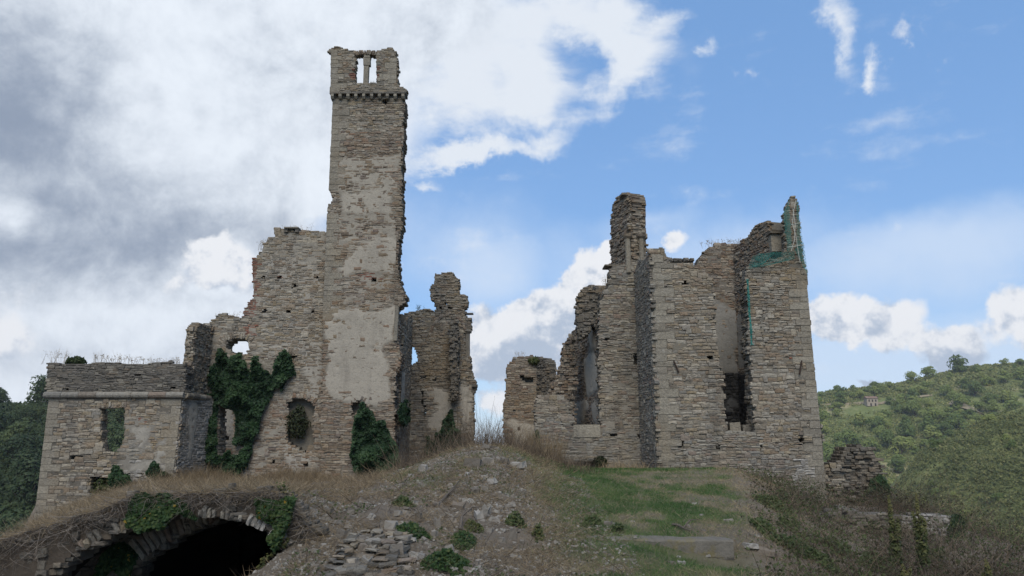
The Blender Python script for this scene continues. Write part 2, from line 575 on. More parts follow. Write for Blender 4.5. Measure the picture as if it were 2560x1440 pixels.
class MB:
    """collects simple solids into one mesh"""
    def __init__(s):
        s.v, s.f = [], []

    def add(s, V, Fc):
        b = len(s.v)
        s.v += [tuple(map(float, p)) for p in V]
        s.f += [tuple(int(i) + b for i in f) for f in Fc]

    def box(s, c, sx, sy, sz, ang=0.0, jit=0.0):
        ca, sa = math.cos(ang), math.sin(ang)
        V = []
        for dz in (-.5, .5):
            for dx, dy in ((-.5, -.5), (.5, -.5), (.5, .5), (-.5, .5)):
                x, y, z = [q + random.uniform(-jit, jit) for q in (dx * sx, dy * sy, dz * sz)]
                V.append((c[0] + x * ca - y * sa, c[1] + x * sa + y * ca, c[2] + z))
        s.add(V, [(0, 3, 2, 1), (4, 5, 6, 7), (0, 1, 5, 4), (1, 2, 6, 5), (2, 3, 7, 6), (3, 0, 4, 7)])

    def tube(s, pts, rad, n=6):
        pts = [np.array(p, float) for p in pts]
        rad = rad if hasattr(rad, '__len__') else [rad] * len(pts)
        V, Fc = [], []
        for i, p in enumerate(pts):
            d = pts[min(i + 1, len(pts) - 1)] - pts[max(i - 1, 0)]
            d /= np.linalg.norm(d) + 1e-9
            a = np.cross(d, (0, 0, 1.0) if abs(d[2]) < .9 else (1.0, 0, 0))
            a /= np.linalg.norm(a) + 1e-9
            bb = np.cross(d, a)
            for k in range(n):
                t = 2 * math.pi * k / n
                V.append(p + rad[i] * (a * math.cos(t) + bb * math.sin(t)))
        for i in range(len(pts) - 1):
            for k in range(n):
                Fc.append((i * n + k, i * n + (k + 1) % n, (i + 1) * n + (k + 1) % n, (i + 1) * n + k))
        Fc.append(tuple(range(n))[::-1])
        Fc.append(tuple((len(pts) - 1) * n + k for k in range(n)))
        s.add(V, Fc)

    def build(s, name, mat, parent=None, off=(0, 0, 0)):
        me = bpy.data.meshes.new(name)
        o3 = np.array(off, float)
        me.from_pydata([tuple(np.array(p) - o3) for p in s.v], [], s.f)
        me.update()
        me.materials.append(mat)
        return link(name, me, parent)


# ------------------------------------------------------------------ stones
NT = 12


def stone_template(r):
    base = [(-.5, -.36), (-.43, -.5), (.43, -.5), (.5, -.36), (.5, .36), (.43, .5), (-.43, .5), (-.5, .36)]
    ring = np.array([(x + r.uniform(-.07, .07), y + r.uniform(-.12, .12)) for x, y in base])
    ring = np.clip(ring, -.55, .55)
    V = [(x, 1.0, z) for x, z in ring]
    V += [(x, 0.15 + r.uniform(-.06, .06), z) for x, z in ring]
    sh = r.uniform(.86, .97, 8)
    V += [(x * (1 - (1 - k) * .55), r.uniform(-.03, .05), z * k) for (x, z), k in zip(ring, sh)]
    V += [(r.uniform(-.15, .15), r.uniform(-.12, .02), r.uniform(-.1, .1))]
    T = []
    for b0 in (0, 8):
        for k in range(8):
            a, b, c, d = b0 + k, b0 + (k + 1) % 8, b0 + 8 + (k + 1) % 8, b0 + 8 + k
            T += [(a, b, c), (a, c, d)]
    for k in range(8):
        T.append((16 + k, 16 + (k + 1) % 8, 24))
    return np.array(V), np.array(T)


def block_template(r):
    """dressed block: crisp, nearly square, slight chamfer"""
    base = [(-.5, -.47), (-.485, -.5), (.485, -.5), (.5, -.47), (.5, .47), (.485, .5), (-.485, .5), (-.5, .47)]
    ring = np.array([(x + r.uniform(-.012, .012), y + r.uniform(-.02, .02)) for x, y in base])
    V = [(x, 1.0, z) for x, z in ring]
    V += [(x, 0.05, z) for x, z in ring]
    V += [(x * .985, r.uniform(-.02, .02), z * .985) for x, z in ring]
    V += [(0, r.uniform(-.02, .02), 0)]
    T = []
    for b0 in (0, 8):
        for k in range(8):
            a, b, c, d = b0 + k, b0 + (k + 1) % 8, b0 + 8 + (k + 1) % 8, b0 + 8 + k
            T += [(a, b, c), (a, c, d)]
    for k in range(8):
        T.append((16 + k, 16 + (k + 1) % 8, 24))
    return np.array(V), np.array(T)


TPL = [stone_template(rng) for _ in range(NT)]
BTPL = [block_template(rng) for _ in range(NT)]
_tm = {}


def tpl_mesh(pal, k, block=False):
    key = (pal, k, block)
    if key not in _tm:
        V, T = (BTPL if block else TPL)[k]
        _tm[key] = np_mesh('dressed_block' if block else 'rubble_stone', V, T, SM(pal, 'piece'))
    return _tm[key]


class Face:
    def __init__(s, A, B):
        s.A = np.array(A[:2], float)
        d = np.array(B[:2], float) - s.A
        s.L = np.linalg.norm(d)
        s.e = d / s.L
        s.n = np.array([s.e[1], -s.e[0]])
        s.ang = math.atan2(s.e[1], s.e[0])

    def uv(s, px, py):
        d = ray(px, py)
        t = (s.A @ s.n) / (d[:2] @ s.n)
        P = d * t
        return float((P[:2] - s.A) @ s.e), float(P[2])

    def poly(s, pts):
        return [s.uv(*p) for p in pts]

    def P(s, u, v, w=0.0):
        q = s.A + s.e * u + s.n * w
        return np.array([q[0], q[1], v])


def front(Y):
    return Face((0, Y), (1, Y))


class Ruin:
    """one standing ruin: an Empty with wall core, coat of mortar/plaster, stones, blocks as parts"""
    def __init__(s, name, label, cat, loc, group=None):
        s.loc = np.array(loc, float)
        s.o = link(name, None)
        s.o.location = loc
        s.o.empty_display_size = 0.5
        tag(s.o, label, cat, group)
        s.stones = []           # P, ang, tilt, len, dep, hei, pal
        s.core = MB()
        s.sheets = {}
        s.pal = 'tan'

    def stone(s, P, ang, tilt, l, d, h, pal=None):
        s.stones.append((P, ang, tilt, l, d, h, pal or s.pal))

    def block(s, name, P, ang, l, d, h, pal='quoin', tilt=0.0, label=None, rubble=False):
        o = link(name, tpl_mesh(pal, random.randrange(NT), not rubble), s.o)
        o.location = tuple(P - s.loc)
        o.rotation_euler = (0, tilt, ang)
        o.scale = (l, d, h)
        if label:
            o['label'] = label
        return o

    def part(s, mb, name, mat, label=None):
        o = mb.build(name, mat, s.o, s.loc)
        if label:
            o['label'] = label
        return o

    def wall(s, fc, outline, holes=(), thick=0.7, ch=(.10, .19), sl=(.20, .52), pal='tan', mortar=MORTAR, rough=1.0,
             cover=(), base=-.02, quoins=(), zones=(), uvspace=False, jambs=True, skip=(), proud=(-.006, .022), edge=(-.05, .08), seed=None):
        sd_ = len(s.stones) + int(abs(fc.A[0]) * 100) if seed is None else seed
        R = random.Random(sd_)
        ch = (ch[0] * .52, ch[1] * .72)
        sl = (sl[0] * .50, sl[1] * .68)
        out = list(outline) if uvspace else fc.poly(outline)
        hl = [((h if uvspace else fc.poly(h)), thr) for h, thr in holes]
        zn = [(fc.poly(z), p) for z, p in zones]
        sk = [fc.poly(z) for z in skip]
        cv = [(fc.poly(z), lv) for z, lv in cover]
        us_, vs_ = [p[0] for p in out], [p[1] for p in out]
        u0, u1, v0, v1 = min(us_), max(us_), min(vs_), max(vs_)
        brk = []
        for h, thr in hl:
            hv = [p[1] for p in h]
            if max(hv) - min(hv) < 1.4:
                brk += [min(hv), max(hv)]
        brk = sorted(b for b in brk if v0 < b < v1)
        # quoins
        occ = []
        for edge_px, side in quoins:
            e = sorted([fc.uv(*p) for p in edge_px], key=lambda p: p[1])
            ev, eu = [p[1] for p in e], [p[0] for p in e]
            v, i = ev[0], 0
            while v < ev[-1] - .1:
                h = R.uniform(.17, .31)
                l = (R.uniform(.48, .78) if i % 2 else R.uniform(.28, .42))
                ue = np.interp(v + h / 2, ev, eu)
                a, b = (ue, ue + l) if side == 'L' else (ue - l, ue)
                s.block('quoin', fc.P((a + b) / 2, v + h / 2, R.uniform(.008, .014)), fc.ang, b - a - .010, .30, h - .012)
                occ.append((a - .01, b + .01, v, v + h))
                v += h
                i += 1
        # coat grid
        st = 0.07
        gu, gv = np.arange(u0, u1 + st, st), np.arange(v0, v1 + st, st)
        U, Vv = np.meshgrid(gu, gv)
        ins = inpoly(out, U, Vv)
        for h, thr in hl:
            ins &= ~inpoly(h, U, Vv)
        cov = np.zeros_like(U)
        base = base * .30
        lev = np.full_like(U, base)
        wu = U + (fbm(U * .9, Vv * .9, sd_ % 97, 5) - .5) * .9
        wv = Vv + (fbm(U * .9 + 40, Vv * .9, sd_ % 97 + 9, 5) - .5) * .9
        for pz, lv in cv:
            m = inpoly(pz, wu, wv).astype(float)
            for _ in range(5):
                m[1:-1, 1:-1] = (m[1:-1, 1:-1] * 2 + m[:-2, 1:-1] + m[2:, 1:-1] + m[1:-1, :-2] + m[1:-1, 2:]) / 6
            k = m * max(0.0, min(1.0, (lv + .03) / .065))
            lev = np.maximum(lev, base + (lv - base) * m)
            cov = np.maximum(cov, k)
        hgt = lev + (fbm(U * 3.6, Vv * 4.6, sd_ % 53, 3) - .5) * .050 * np.where(cov > .6, .35, 1.0) + (fbm(U * .6, Vv * .6, sd_ % 31, 3) - .5) * .026 * (1 - cov)
        pits = fbm(U * 3.3, Vv * 3.3, sd_ % 71, 3)
        hgt = np.where((cov > .5) & (pits > .74), hgt - .03, hgt)
        for (oa, ob, ov0, ov1) in occ:
            k = (U > oa - .03) & (U < ob + .03) & (Vv > ov0 - .03) & (Vv < ov1 + .03)
            hgt = np.where(k, np.clip(hgt, -.012, -.004), hgt)
        idx = np.arange(U.size).reshape(U.shape)
        ok = ins[:-1, :-1] & ins[1:, :-1] & ins[:-1, 1:] & ins[1:, 1:]
        q = np.stack([idx[:-1, :-1][ok], idx[:-1, 1:][ok], idx[1:, 1:][ok], idx[1:, :-1][ok]], 1)
        if len(q):
            XY = fc.A[None, None, :] + U[..., None] * fc.e + hgt[..., None] * fc.n
            P3 = np.concatenate([XY, Vv[..., None]], -1).reshape(-1, 3) - s.loc
            s.sheets.setdefault(mortar.name, []).append((P3, q, cov.ravel()))

        v = v0
        samp = np.arange(u0 - .1, u1 + .1, .03)

        def runs(mask):
            d = np.diff(np.concatenate([[0], mask.astype(int), [0]]))
            return [(samp[a], samp[min(b, len(samp) - 1)]) for a, b in zip(np.where(d == 1)[0], np.where(d == -1)[0])]
        while v < v1:
            h = R.uniform(*ch)
            nb = next((b for b in brk if v + .02 < b), None)
            if nb is not None:
                if v + h > nb - .03:
                    h = nb - v
                elif v + h > nb - .09:
                    h = (nb - v) / 2
            vc = v + h / 2
            js = samp + (vnoise(samp * 0 + v * 7, samp * 3, sd_ % 13) - .5) * .10
            mo = inpoly(out, js, vc + 0 * samp)
            mf, mb_ = mo.copy(), mo.copy()
            for hp, thr in hl:
                hm = inpoly(hp, samp, vc + 0 * samp)
                mf &= ~hm
                if thr:
                    mb_ &= ~hm
            t1 = min(.38, thick * .55)
            for (a, b) in runs(mf):
                if b - a > .06:
                    s.core.box(fc.P((a + b) / 2, vc, -(.06 + t1) / 2), b - a, t1 - .06, h, fc.ang)
            for (a, b) in runs(mb_):
                if b - a > .06:
                    s.core.box(fc.P((a + b) / 2, vc, -(t1 + thick) / 2), b - a, thick - t1, h, fc.ang)
                    if jambs:
                        for ue, sg in ((a, -1), (b, 1)):
                            P = fc.P(ue, vc, -thick / 2)
                            if (-P[:2]) @ (fc.e * sg) > 0.0:
                                w = 0.02
                                while w < thick - .1:
                                    dl = min(R.uniform(.2, .45), thick - w)
                                    s.stone(fc.P(ue + sg * R.uniform(-.01, .07), vc + R.uniform(-.01, .01), -(w + dl / 2)), fc.ang + sg * math.pi / 2,
                                            R.uniform(-.04, .04), dl * .97, .16, h * R.uniform(.86, .98), pal)
                                    w += dl
            for (a, b) in runs(mf):
                segs = [(a, b)]
                for (oa, ob, ov0, ov1) in occ:
                    if ov0 < vc < ov1:
                        ns = []
                        for (x, y) in segs:
                            if ob <= x or oa >= y:
                                ns.append((x, y))
                            else:
                                if oa - x > .05:
                                    ns.append((x, oa))
                                if y - ob > .05:
                                    ns.append((ob, y))
                        segs = ns
                for (x, y) in segs:
                    x0, y0_ = x, y
                    if abs(x - a) < .001:
                        x += -R.uniform(*edge)
                    if abs(y - b) < .001:
                        y += R.uniform(*edge)
                    u = x
                    while u < y - .05:
                        l = R.uniform(*sl) * (1.0 if R.random() < .8 else 1.45)
                        if y - u - l < sl[0] * .6:
                            l = y - u
                        uc = u + l / 2
                        pl = pal
                        for zp, zpal in zn:
                            if inpoly(zp, uc, vc):
                                pl = zpal
                        skipit = any(bool(inpoly(z, uc, vc)) for z in sk)
                        gi, gj = int(np.clip((vc - v0) / st, 0, U.shape[0] - 1)), int(np.clip((uc - u0) / st, 0, U.shape[1] - 1))
                        if cov[gi, gj] > .93 and ins[gi, gj]:
                            skipit = True
                        if not skipit and R.random() > .015:
                            dv = (vnoise(uc * .7, v * .7, 5) - .5) * .22 + (vnoise(uc * 1.7, v * 1.7, 6) - .5) * .05
                            pr = R.uniform(*proud)
                            if pl == 'brick':
                                nb_ = max(1, round(h / .07))
                                for q_ in range(nb_):
                                    s.stone(fc.P(uc, v + (q_ + .5) * h / nb_, pr), fc.ang, R.uniform(-.02, .02), l * .95, .15, h / nb_ * .88, pl)
                            elif h > .115 and R.random() < .30:
                                k = R.uniform(.38, .62)
                                s.stone(fc.P(uc, v + h * k / 2 + dv, pr), fc.ang, R.uniform(-.04, .04), l * .96, .15, h * k * .93, pl)
                                s.stone(fc.P(uc, v + h * (1 + k) / 2 + dv, R.uniform(*proud)), fc.ang, R.uniform(-.04, .04), l * .96, .15, h * (1 - k) * .93, pl)
                            else:
                                big = R.random() < .10
                                s.stone(fc.P(uc, vc + dv + (h * .3 if big else 0), pr + (.012 if big else 0)), fc.ang, R.uniform(-.05, .05), l * .98, .16, h * (R.uniform(1.4, 1.75) if big else R.uniform(.90, 1.06)), pl)
                        u += l
            v += h

    def voussoirs(s, fc, pts_px, n, length, width, pal='tan', w=.03, name='voussoir', fan=1.0, dep=.3, inward=False, jit=.12, uv=False, gaps=0.0):
        """stones set side by side along a curve, standing on it"""
        p = np.array(pts_px if uv else fc.poly(pts_px))
        d = np.concatenate([[0], np.cumsum(np.linalg.norm(np.diff(p, axis=0), axis=1))])
        for i in range(n):
            t = (i + .5) / n * d[-1]
            u, v = np.interp(t, d, p[:, 0]), np.interp(t, d, p[:, 1])
            ua, va = np.interp(t - .05, d, p[:, 0]), np.interp(t - .05, d, p[:, 1])
            ub, vb = np.interp(t + .05, d, p[:, 0]), np.interp(t + .05, d, p[:, 1])
            a = math.atan2(vb - va, ub - ua)
            L_ = length * random.uniform(1 - jit, 1 + jit)
            if random.random() < gaps:
                continue
            uu, vv = u - math.sin(a) * L_ / 2, v + math.cos(a) * L_ / 2
            s.block(name, fc.P(uu, vv, w + random.uniform(-.02, .03)), fc.ang, (d[-1] / n if width is None else width) * random.uniform(.8, .96), dep, L_, pal,
                    tilt=-a * fan + random.uniform(-.05, .05), rubble=True)

    def finish(s, core_mat=MORTAR, stone_name='stone', keep=300):
        if s.core.v:
            s.part(s.core, 'wall_core', core_mat)
        for mn, lst in s.sheets.items():
            V, Q, A, b = [], [], [], 0
            for P3, q, cov in lst:
                used, inv = np.unique(q, return_inverse=True)
                V.append(P3[used])
                A.append(cov[used])
                Q.append(inv.reshape(-1, 4) + b)
                b += len(used)
            me = np_mesh('mortar_coat', np.concatenate(V), np.concatenate(Q), bpy.data.materials[mn], {'cover': np.concatenate(A)}, smooth=True)
            link('mortar_coat', me, s.o)
        if not s.stones:
            return
        sc = [l * h / (P @ P) for (P, ang, tilt, l, d, h, pal) in s.stones]
        order = np.argsort(sc)[::-1]
        big, rest = order[:keep], order[keep:]
        for i in big:
            P, ang, tilt, l, d, h, pal = s.stones[i]
            o = link('brick' if pal == 'brick' else stone_name, tpl_mesh(pal, random.randrange(NT)), s.o)
            o.location = tuple(P - s.loc)
            o.rotation_euler = (0, tilt, ang)
            o.scale = (l, d, h)
        if len(rest):
            by = {}
            for i in rest:
                by.setdefault(s.stones[i][6], []).append(i)
            V, T, A, MI, b = [], [], [], [], 0
            pals = list(by)
            for pi, pal in enumerate(pals):
                for i in by[pal]:
                    P, ang, tilt, l, d, h, _ = s.stones[i]
                    tv, tt = TPL[random.randrange(NT)]
                    q = tv * (l, d, h)
                    ct, st_ = math.cos(tilt), math.sin(tilt)
                    q = np.stack([q[:, 0] * ct + q[:, 2] * st_, q[:, 1], -q[:, 0] * st_ + q[:, 2] * ct], 1)
                    ca, sa = math.cos(ang), math.sin(ang)
                    q = np.stack([q[:, 0] * ca - q[:, 1] * sa, q[:, 0] * sa + q[:, 1] * ca, q[:, 2]], 1) + P - s.loc
                    V.append(q)
                    T.append(tt + b)
                    b += len(tv)
                    A.append(np.full(len(tv), random.random()))
                    MI += [pi] * len(tt)
            me = np_mesh('stone_courses', np.concatenate(V), np.concatenate(T), None, {'tone': np.concatenate(A)})
            for pal in pals:
                me.materials.append(SM(pal, 'mass'))
            me.polygons.foreach_set('material_index', np.array(MI, np.int32))
            o = link('stone_courses', me, s.o)
            o['kind'] = 'stuff'


def rect(x0, y0, x1, y1):
    return [(x0, y0), (x1, y0), (x1, y1), (x0, y1)]

# ------------------------------------------------------------------ ground


def z_right(Y):
    return np.interp(Y, [6, 9, 11.92, 12.25, 16, 20, 23, 27, 40], [-1.85, -1.78, -1.66, -1.49, -1.30, -1.00, -0.80, -0.95, -1.4])


def z_left(Y):
    return np.interp(Y, [6, 9, 10, 11, 12, 14, 19, 30, 40], [-2.0, -1.72, -1.58, -1.32, -1.15, -1.12, -1.17, -1.50, -1.6])


def ground_z(X, Y, rough=True):
    X = np.asarray(X, float)
    Y = np.asarray(Y, float)
    g = sst(-2.2, 0.9, X)
    z = z_left(Y) * (1 - g) + z_right(Y) * g
    sig = np.where(X < -0.8, 2.5, 1.75)
    r0 = X / np.maximum(Y, 1)
    m = np.exp(-((X + 0.8) / sig) ** 2)
    my = np.interp(Y, [11, 13, 15, 17, 19, 20.5, 24, 30, 40], [0, .12, .42, .75, 1, 1.0, .75, .5, .4])
    z = z + 0.98 * m * my
    z = z - np.maximum(0, -.62 - r0) * np.maximum(0, Y - 12.5) * 3.0
    z = z - .22 * np.exp(-((X - 3.35) / .7) ** 2 - ((Y - 11.55) / .5) ** 2)
    z = z + .13 * (1 - sst(1.5, 2.9, X)) * sst(.6, 1.2, X) * np.exp(-((Y - 11.75) / .45) ** 2) * (Y < 12.2)
    # roof of the vault, and the fall of the ground to the far left
    lt = sst(-2.6, -3.5, X) * sst(10.9, 11.0, Y) * (1 - sst(13.5, 18, Y))
    z = z * (1 - lt) + lt * (-0.72 - 0.05 * (Y - 11))
    r = X / np.maximum(Y, 1)
    z = z - Y * 0.36 * np.maximum(0, -.49 - r) - Y * 1.3 * np.maximum(0, -.665 - r)
    # in front of the vault the bank falls away
    fr = (1 - sst(10.9, 11.0, Y)) * np.interp(X, [-6, -5, -4.5, -4.1, -3.6, -3.1, -2.6], [1, .82, .58, .36, .17, .04, 0])
    z = z * (1 - fr) + (-4.0) * fr
    # right: the grassed platform breaks off into the bramble slope
    xe = np.interp(Y, [6, 9, 11.5, 18, 24, 30], [2.6, 2.9, 3.6, 5.6, 7.0, 9.0])
    dd = np.maximum(0, X - xe)
    z = z - np.minimum(dd * 0.42, 1.15) - np.maximum(0, X - 11.5) * 0.28 - np.maximum(0, X - 16) * .3
    z = np.maximum(z, -14)
    if rough:
        b = 0.4 + 0.6 * sst(1.2, -0.6, X)
        z = z + (fbm(X * .8, Y * .8, 3, 4) - .5) * .22 * b + (fbm(X * 3.1, Y * 3.1, 8, 3) - .5) * .10 * b
    return z


def gpix(px, py, Y0=6.0, Y1=40.0):
    """first hit of the photo ray with the ground"""
    d = ray(px, py)
    Ys = np.arange(Y0, Y1, .05)
    P = d[None, :] * (Ys / d[1])[:, None]
    gz = ground_z(P[:, 0], P[:, 1], False)
    k = np.where(P[:, 2] <= gz)[0]
    k = k[0] if len(k) else len(Ys) - 1
    return np.array([P[k, 0], P[k, 1], float(ground_z(P[k, 0], P[k, 1]))])


def ground_material():
    m, nt, b = new_mat('earth_and_turf')
    gr = attr(nt, 'green')
    soil = ramp(nt, nnoise(nt, 3.0, 9, 0.75), [(0.088, 0.070, 0.052), (0.155, 0.126, 0.095), (0.215, 0.180, 0.138), (0.275, 0.236, 0.188)])
    chips = maprange(nt, nnoise(nt, 14, 3, 0.6), 0.62, 0.68, 0, .6)
    soil = mixn(nt, chips, soil, (0.25, 0.235, 0.21))
    turf = ramp(nt, nnoise(nt, 5.0, 8, 0.7), [(0.055, 0.078, 0.028), (0.095, 0.118, 0.044), (0.185, 0.162, 0.092)])
    nt.links.new(mixn(nt, gr, soil, turf), b.inputs['Base Color'])
    bump(nt, b, nnoise(nt, 9, 8, 0.8), 0.12, 0.9)
    return m


def green_at(X, Y):
    """how much turf grows here"""
    X = np.asarray(X, float)
    Y = np.asarray(Y, float)
    xe = np.interp(Y, [6, 9, 11.5, 18, 24, 30], [2.6, 2.9, 3.6, 5.4, 6.8, 9.0])
    xl = np.interp(Y, [6, 9, 11, 14, 18, 24], [1.0, 0.8, 0.5, 0.4, 0.6, 0.4])
    core = sst(xl - .5, xl + .9, X) * (1 - sst(xe - .6, xe + .3, X)) * sst(8, 9.5, Y)
    n = fbm(X * .85, Y * .55, 21, 4)
    dry = sst(.62, .42, n)
    far = np.interp(Y, [9, 11, 13, 16, 19, 30], [.45, .62, .75, 1.0, 1.15, 1.1])
    return np.clip(core * (0.25 + .85 * dry) * far, 0, 1)


def build_ground():
    xs = np.concatenate([np.arange(-40, -12, .6), np.arange(-12, 9, .09), np.arange(9, 45, .5)])
    ys = np.concatenate([np.arange(-6, 7, .5), np.arange(7, 10.9, .09), [10.90, 11.0], np.arange(11.08, 21, .10), np.arange(21, 48, .3)])
    X, Y = np.meshgrid(xs, ys)
    Z = ground_z(X, Y)
    idx = np.arange(X.size).reshape(X.shape)
    q = np.stack([idx[:-1, :-1], idx[:-1, 1:], idx[1:, 1:], idx[1:, :-1]], -1)
    zc = np.abs(Z[1:, :-1] - Z[:-1, :-1])
    cut = (Y[:-1, :-1] >= 10.89) & (Y[:-1, :-1] < 10.99) & (zc > .30) & (X[:-1, :-1] < -2.5) & (X[:-1, :-1] > -9.5)
    q = q[~cut]
    me = np_mesh('ground', np.stack([X, Y, Z], -1).reshape(-1, 3), q, ground_material(), {'green': (green_at(X, Y) * .85).ravel()}, smooth=True)
    return tag(link('ground', me), kind='structure')


build_ground()

# ------------------------------------------------------------------ valley floor and hills


def hill_material(name, cols, bare, lo, hi, scale=.03):
    m, nt, b = new_mat(name)
    c = ramp(nt, nnoise(nt, scale * 4, 8, .7), cols)
    f = maprange(nt, nnoise(nt, scale, 6, .65), lo, hi, 0, 1)
    nt.links.new(mixn(nt, f, c, bare), b.inputs['Base Color'])
    return m


HILL_G = hill_material('sunlit_hill_meadow', [(0.070, 0.090, 0.032), (0.125, 0.145, 0.050), (0.200, 0.200, 0.080)], (0.30, 0.255, 0.15), .52, .66)  # meadow lightened in its colour to stand for sun on the hill
HILL_T = hill_material('terrace_soil', [(0.079, 0.091, 0.034), (0.140, 0.154, 0.053), (0.227, 0.224, 0.081)], (0.333, 0.280, 0.133), .54, .68)
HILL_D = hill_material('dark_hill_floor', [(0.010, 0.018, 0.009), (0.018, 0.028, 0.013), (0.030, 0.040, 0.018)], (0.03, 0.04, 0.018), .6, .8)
FARG = hill_material('valley_meadow', [(0.030, 0.045, 0.018), (0.05, 0.065, 0.025)], (0.10, 0.09, 0.05), .6, .7, .005)

me = np_mesh('valley_floor', [(-3500, -3500, -45), (3500, -3500, -45), (3500, 3500, -45), (-3500, 3500, -45)], [(0, 1, 2, 3)], FARG)
tag(link('valley_floor', me), kind='structure')


def hill_far(X, Y):
    ridge = np.interp(X, [120, 200, 238, 265, 290, 320, 350, 400, 470, 620], [14, 29, 35, 39, 42, 48, 55, 58, 62, 64])
    t = np.clip((Y - 330) / 230., 0, 1)
    z = -45 + (ridge + 45) * (t ** .85)
    back = np.clip((Y - 570) / 200., 0, 1)
    z = z - 70 * back ** 1.3
    z = z + (fbm(X * .012, Y * .012, 40, 4) - .5) * 14 * (1 - t * .75)
    return z - 60 * sst(170, 90, X)


def hill_near(X, Y):
    top = np.interp(X, [70, 100, 128, 142, 155, 175, 195, 230, 300], [-44, -40, -28, -18, -3, 6, 13, 20, 24])
    t = np.clip((Y - 110) / 165., 0, 1)
    z = -30 + (top + 30) * t
    z = z - 55 * np.clip((Y - 285) / 90., 0, 1) ** 1.2
    z = z + (fbm(X * .02, Y * .02, 50, 3) - .5) * 6
    stp = 3.0
    zt = np.floor(z / stp) * stp + stp * sst(.35, 1.0, z / stp - np.floor(z / stp))
    return z * .45 + zt * .55


def hill_left(X, Y):
    ridge = np.interp(X, [-320, -220, -150, -110, -85, -60, -30, 0], [26, 18, 11, 10, 9, 0, -20, -44])
    t = np.clip((Y - 80) / 120., 0, 1)
    z = -22 + (ridge + 22) * t
    return z - 40 * np.clip((Y - 215) / 150., 0, 1) + (fbm(X * .02, Y * .02, 60, 3) - .5) * 6


def hill_mesh(name, fn, x0, x1, y0, y1, st, mat):
    X, Y = np.meshgrid(np.arange(x0, x1, st), np.arange(y0, y1, st))
    Z = fn(X, Y)
    idx = np.arange(X.size).reshape(X.shape)
    q = np.stack([idx[:-1, :-1], idx[:-1, 1:], idx[1:, 1:], idx[1:, :-1]], -1).reshape(-1, 4)
    me = np_mesh(name, np.stack([X, Y, Z], -1).reshape(-1, 3), q, mat, smooth=True)
    return tag(link(name, me), kind='structure')


hill_mesh('far_hill', hill_far, 80, 640, 300, 800, 6, HILL_G)
hill_mesh('terraced_hill', hill_near, 60, 330, 90, 400, 3, HILL_T)
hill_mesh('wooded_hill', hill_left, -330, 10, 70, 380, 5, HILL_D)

# ------------------------------------------------------------------ foliage


def leaf_quads(P, Nrm, size, R=rng, aspect=1.5, fold=0.25):
    """two-triangle folded leaves at P facing Nrm"""
    n = len(P)
    Nrm = Nrm / (np.linalg.norm(Nrm, axis=1, keepdims=True) + 1e-9)
    a = R.normal(size=(n, 3))
    a -= (a * Nrm).sum(1, keepdims=True) * Nrm
    a /= np.linalg.norm(a, axis=1, keepdims=True) + 1e-9
    b = np.cross(Nrm, a)
    s = np.broadcast_to(np.asarray(size, float), (n,))[:, None]
    V = np.stack([P - a * s * aspect / 2, P + b * s / 2 - Nrm * s * fold, P + a * s * aspect / 2, P - b * s / 2 - Nrm * s * fold], 1)
    T = np.array([(0, 1, 2), (0, 2, 3)])
    Fc = (np.arange(n)[:, None, None] * 4 + T[None]).reshape(-1, 3)
    return V.reshape(-1, 3), Fc


def crown_mesh(name, mat, nl, nlump, size, seed, flat=0.8):
    R = np.random.default_rng(seed)
    cs = []
    for i in range(nlump):
        a, rr = R.uniform(0, 2 * math.pi), R.uniform(0, .62)
        cs.append((math.cos(a) * rr, math.sin(a) * rr, R.uniform(-.45, .6) * (1 - rr * .5), R.uniform(.26, .46)))
    cs = np.array(cs)
    k = R.integers(0, nlump, nl)
    d = R.normal(size=(nl, 3))
    d /= np.linalg.norm(d, axis=1, keepdims=True)
    d[:, 2] = np.where(d[:, 2] < -.5, -d[:, 2], d[:, 2])
    rad = cs[k, 3:4] * (R.uniform(.78, 1.08, (nl, 1)))
    P = cs[k, :3] + d * rad
    P[:, 2] *= flat
    V, Fc = leaf_quads(P, d + R.normal(size=(nl, 3)) * .3 + np.array([0, 0, .25]), R.uniform(.6, 1.3, nl) * size, R)
    lt = R.uniform(0, 1, nlump)[k] * .45 + R.uniform(0, 1, nl) * .55
    return np_mesh(name, V, Fc, mat, {'tone': np.repeat(lt, 4)})


def trunk_mesh(name, seed, limbs=3):
    R = random.Random(seed)
    m = MB()
    m.tube([(0, 0, -1.4), (.02, .01, -.6), (R.uniform(-.06, .06), R.uniform(-.06, .06), .25)], [.085, .06, .03], 6)
    for i in range(limbs):
        a = R.uniform(0, 6.28)
        z = R.uniform(-.7, -.2)
        m.tube([(0, 0, z), (math.cos(a) * .25, math.sin(a) * .25, z + .3), (math.cos(a) * .5, math.sin(a) * .5, z + .55)], [.035, .025, .012], 5)
    me = bpy.data.meshes.new(name)
    me.from_pydata(m.v, [], m.f)
    me.materials.append(BARK)
    return me


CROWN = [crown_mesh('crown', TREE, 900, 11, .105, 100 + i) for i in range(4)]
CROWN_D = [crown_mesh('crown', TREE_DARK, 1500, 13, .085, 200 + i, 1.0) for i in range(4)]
TRUNK = [trunk_mesh('trunk', 300 + i) for i in range(3)]


def tree(x, y, z, r, crown, label, group, cat='tree', name='tree', hgt=1.0):
    t = link(name, None)
    t.location = (x, y, z)
    t.rotation_euler = (0, 0, random.uniform(0, 6.28))
    tag(t, label, cat, group)
    c = link('crown', crown, t)
    c.location = (0, 0, r * .68 * hgt)
    c.scale = (r * 1.15, r * 1.15, r * 1.15 * hgt)
    k = link('trunk', random.choice(TRUNK), t)
    k.location = (0, 0, r * .68 * hgt)
    k.scale = (r, r, r * hgt)
    return t


def to_px(P):
    f = P[1] * CP + P[2] * SP
    up = -P[1] * SP + P[2] * CP
    return 1280 + F * P[0] / f, 720 - F * up / f


